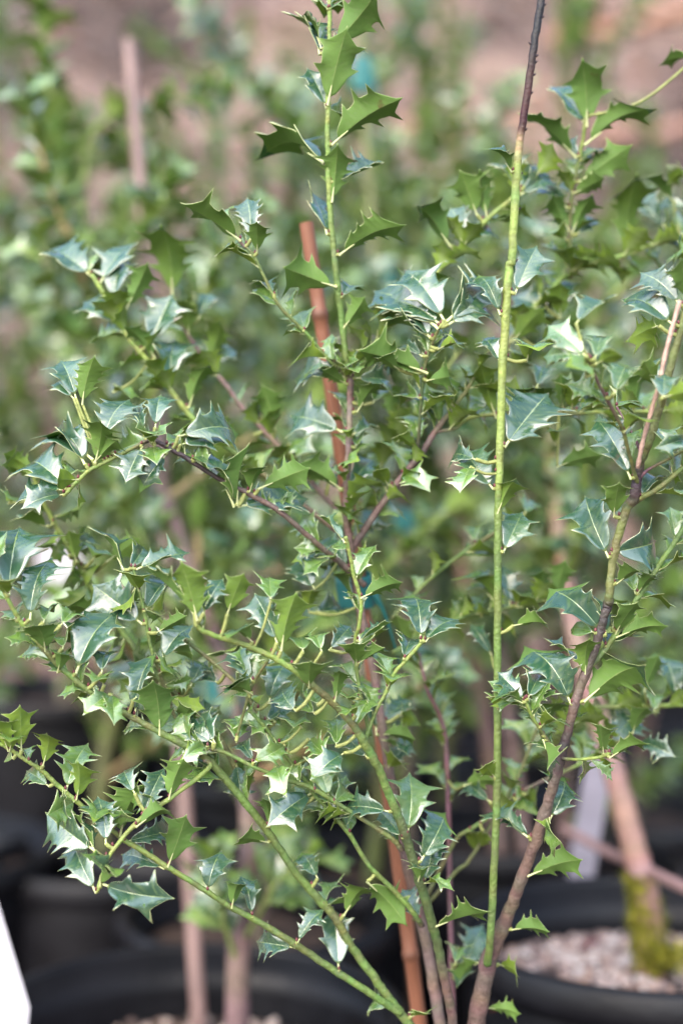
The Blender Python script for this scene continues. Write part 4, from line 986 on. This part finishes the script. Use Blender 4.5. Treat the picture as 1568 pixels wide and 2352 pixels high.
for i, (sx, dd, pr, ph, sh, seed, nl, yo, pl, sl, tcol) in enumerate(ROWS):
    x = xat(sx, dd)
    gz = ground_z(x, dd)
    zt = make_pot((x, dd, gz), pr, ph, pl or 'black nursery pot in the far rows, blurred', 0, None if pl else 'far nursery pots', seed, 0.05)
    bb = Vector((x, dd, gz + zt - 0.02))
    rg = random.Random(seed)
    ln = (rg.uniform(-.10, .10), rg.uniform(-.1, .1))
    grow_shrub(sl or 'blurred holly shrub in the far rows', bb, sh, seed, nbr=13, nleaf=nl, spread=0.36, lean=ln, trunk_r=0.012, trunk_col=tcol, crown0=0.12, group=None if sl else 'far holly shrubs', youth=yo)
    if i in (0, 2, 16, 17, 20):
        s0 = bb + Vector((0.04, -0.03, -0.05)); s1 = bb + Vector((0.03 + ln[0], -0.02 + ln[1], sh * 0.8))
        names = {0: 'pinkish cane supporting the shrub in the tall black pot', 2: 'mauve-pink cane standing in the low pot behind the gravel pot', 16: None, 17: None, 20: None}
        make_stake(s0, s1, 0.008, names[i] or 'blurred pale cane among the far shrubs', (0.22, 0.145, 0.13), None if names[i] else 'far canes', nodes=[0.3, 0.6, 0.85])

# green ties seen blurred
for (x, y, dd, rx, h, lab) in ((832, 172, 1.95, 0.014, 0.046, 'bright teal tape high on the cane behind the leader'), (870, 640, 1.95, 0.019, 0.036, 'blurred teal tape on the cane behind the forked leader'),
        (514, 1590, 1.43, 0.017, 0.030, 'bright teal tape under the arching front branch'), (925, 1195, 1.75, 0.012, 0.026, 'dull teal tape behind the trunk fork')):
    make_tie(P(x, y, dd), Vector((0.05, 0, 1)), rx, h, lab)
def sunk(p, q, z):
    return p - (q - p) * ((p.z - z) / (q.z - p.z))
f2, t2 = P(930, 1800, 1.96), P(822, 60, 1.95)
f3, t3 = P(935, 1800, 1.76), P(921, 1080, 1.75)
make_stake(sunk(f3, t3, 0.0), t3, 0.006, 'short dark cane carrying the dull teal tape', (0.07, 0.055, 0.04), nodes=[0.4, 0.7])
make_stake(sunk(f2, t2, 0.28), t2, 0.006, 'thin olive cane carrying two teal tapes behind the leader', (0.15, 0.16, 0.06), nodes=[0.4, 0.7])
# slanting far canes and fallen sticks on the bank
def stick(p0, p1, r, col, label, name='fallen_stick', group=None):
    mb = MB(); n = 9
    pts = [p0.lerp(p1, k / (n - 1)) + Vector((0, 0, 0.02 * math.sin(k * 1.3))) for k in range(n)]
    mb.ring_tube(pts, [r * (1.1 - 0.4 * k / n) for k in range(n)], [col] * n, 8, True, 0.08)
    tag(mb.build(name, M_BARK), label, 'stick', group)
def on_bank(x, y):
    """point where the view ray meets the ground"""
    dr = (P(x, y, 1) - CAM)
    d = 1.0
    while d < 60:
        p = CAM + dr * d
        if p.z < ground_z(p.x, p.y): return p + Vector((0, 0, 0.03))
        d += 0.02
    return CAM + dr * 9
stick(on_bank(1260, 110), on_bank(1620, 30), 0.045, (0.40, 0.20, 0.12), 'thick orange-brown stick lying high on the earth bank')
stick(on_bank(880, 320), on_bank(1240, 270), 0.045, (0.42, 0.23, 0.17), 'pinkish stick lying across the earth bank')
stick(on_bank(1380, 330), on_bank(1640, 300), 0.035, (0.36, 0.20, 0.15), 'short brown stick on the earth bank beside the shrubs')

# leaf litter over the ground and the bank
def litter():
    rng = random.Random(9); mb = MB()
    for _ in range(9000):
        y = rng.uniform(1.2, 10.5); x = rng.uniform(-1, 1) * (0.5 + y * 0.42)
        z = ground_z(x, y) + 0.008
        s = rng.uniform(0.015, 0.05) * (1.5 if y > 4 else 1); a = rng.uniform(0, 6.283)
        ux = Vector((math.cos(a), math.sin(a), rng.uniform(-.3, .5))) * s; uy = Vector((-math.sin(a), math.cos(a), rng.uniform(-.3, .5))) * s * 0.45
        c = Vector((x, y, z + s * 0.25))
        col = [(0.30, 0.16, 0.10), (0.40, 0.27, 0.22), (0.16, 0.09, 0.075), (0.44, 0.33, 0.28), (0.22, 0.11, 0.07), (0.07, 0.05, 0.05)][rng.randrange(6)]
        mb.poly([c - ux, c - uy, c + ux, c + uy + Vector((0, 0, s * .3))], col)
    tag(mb.build('leaf_litter', M_LITTER, None, False), 'brown fallen leaves scattered over the ground and bank', 'leaf litter', kind='stuff')
litter()
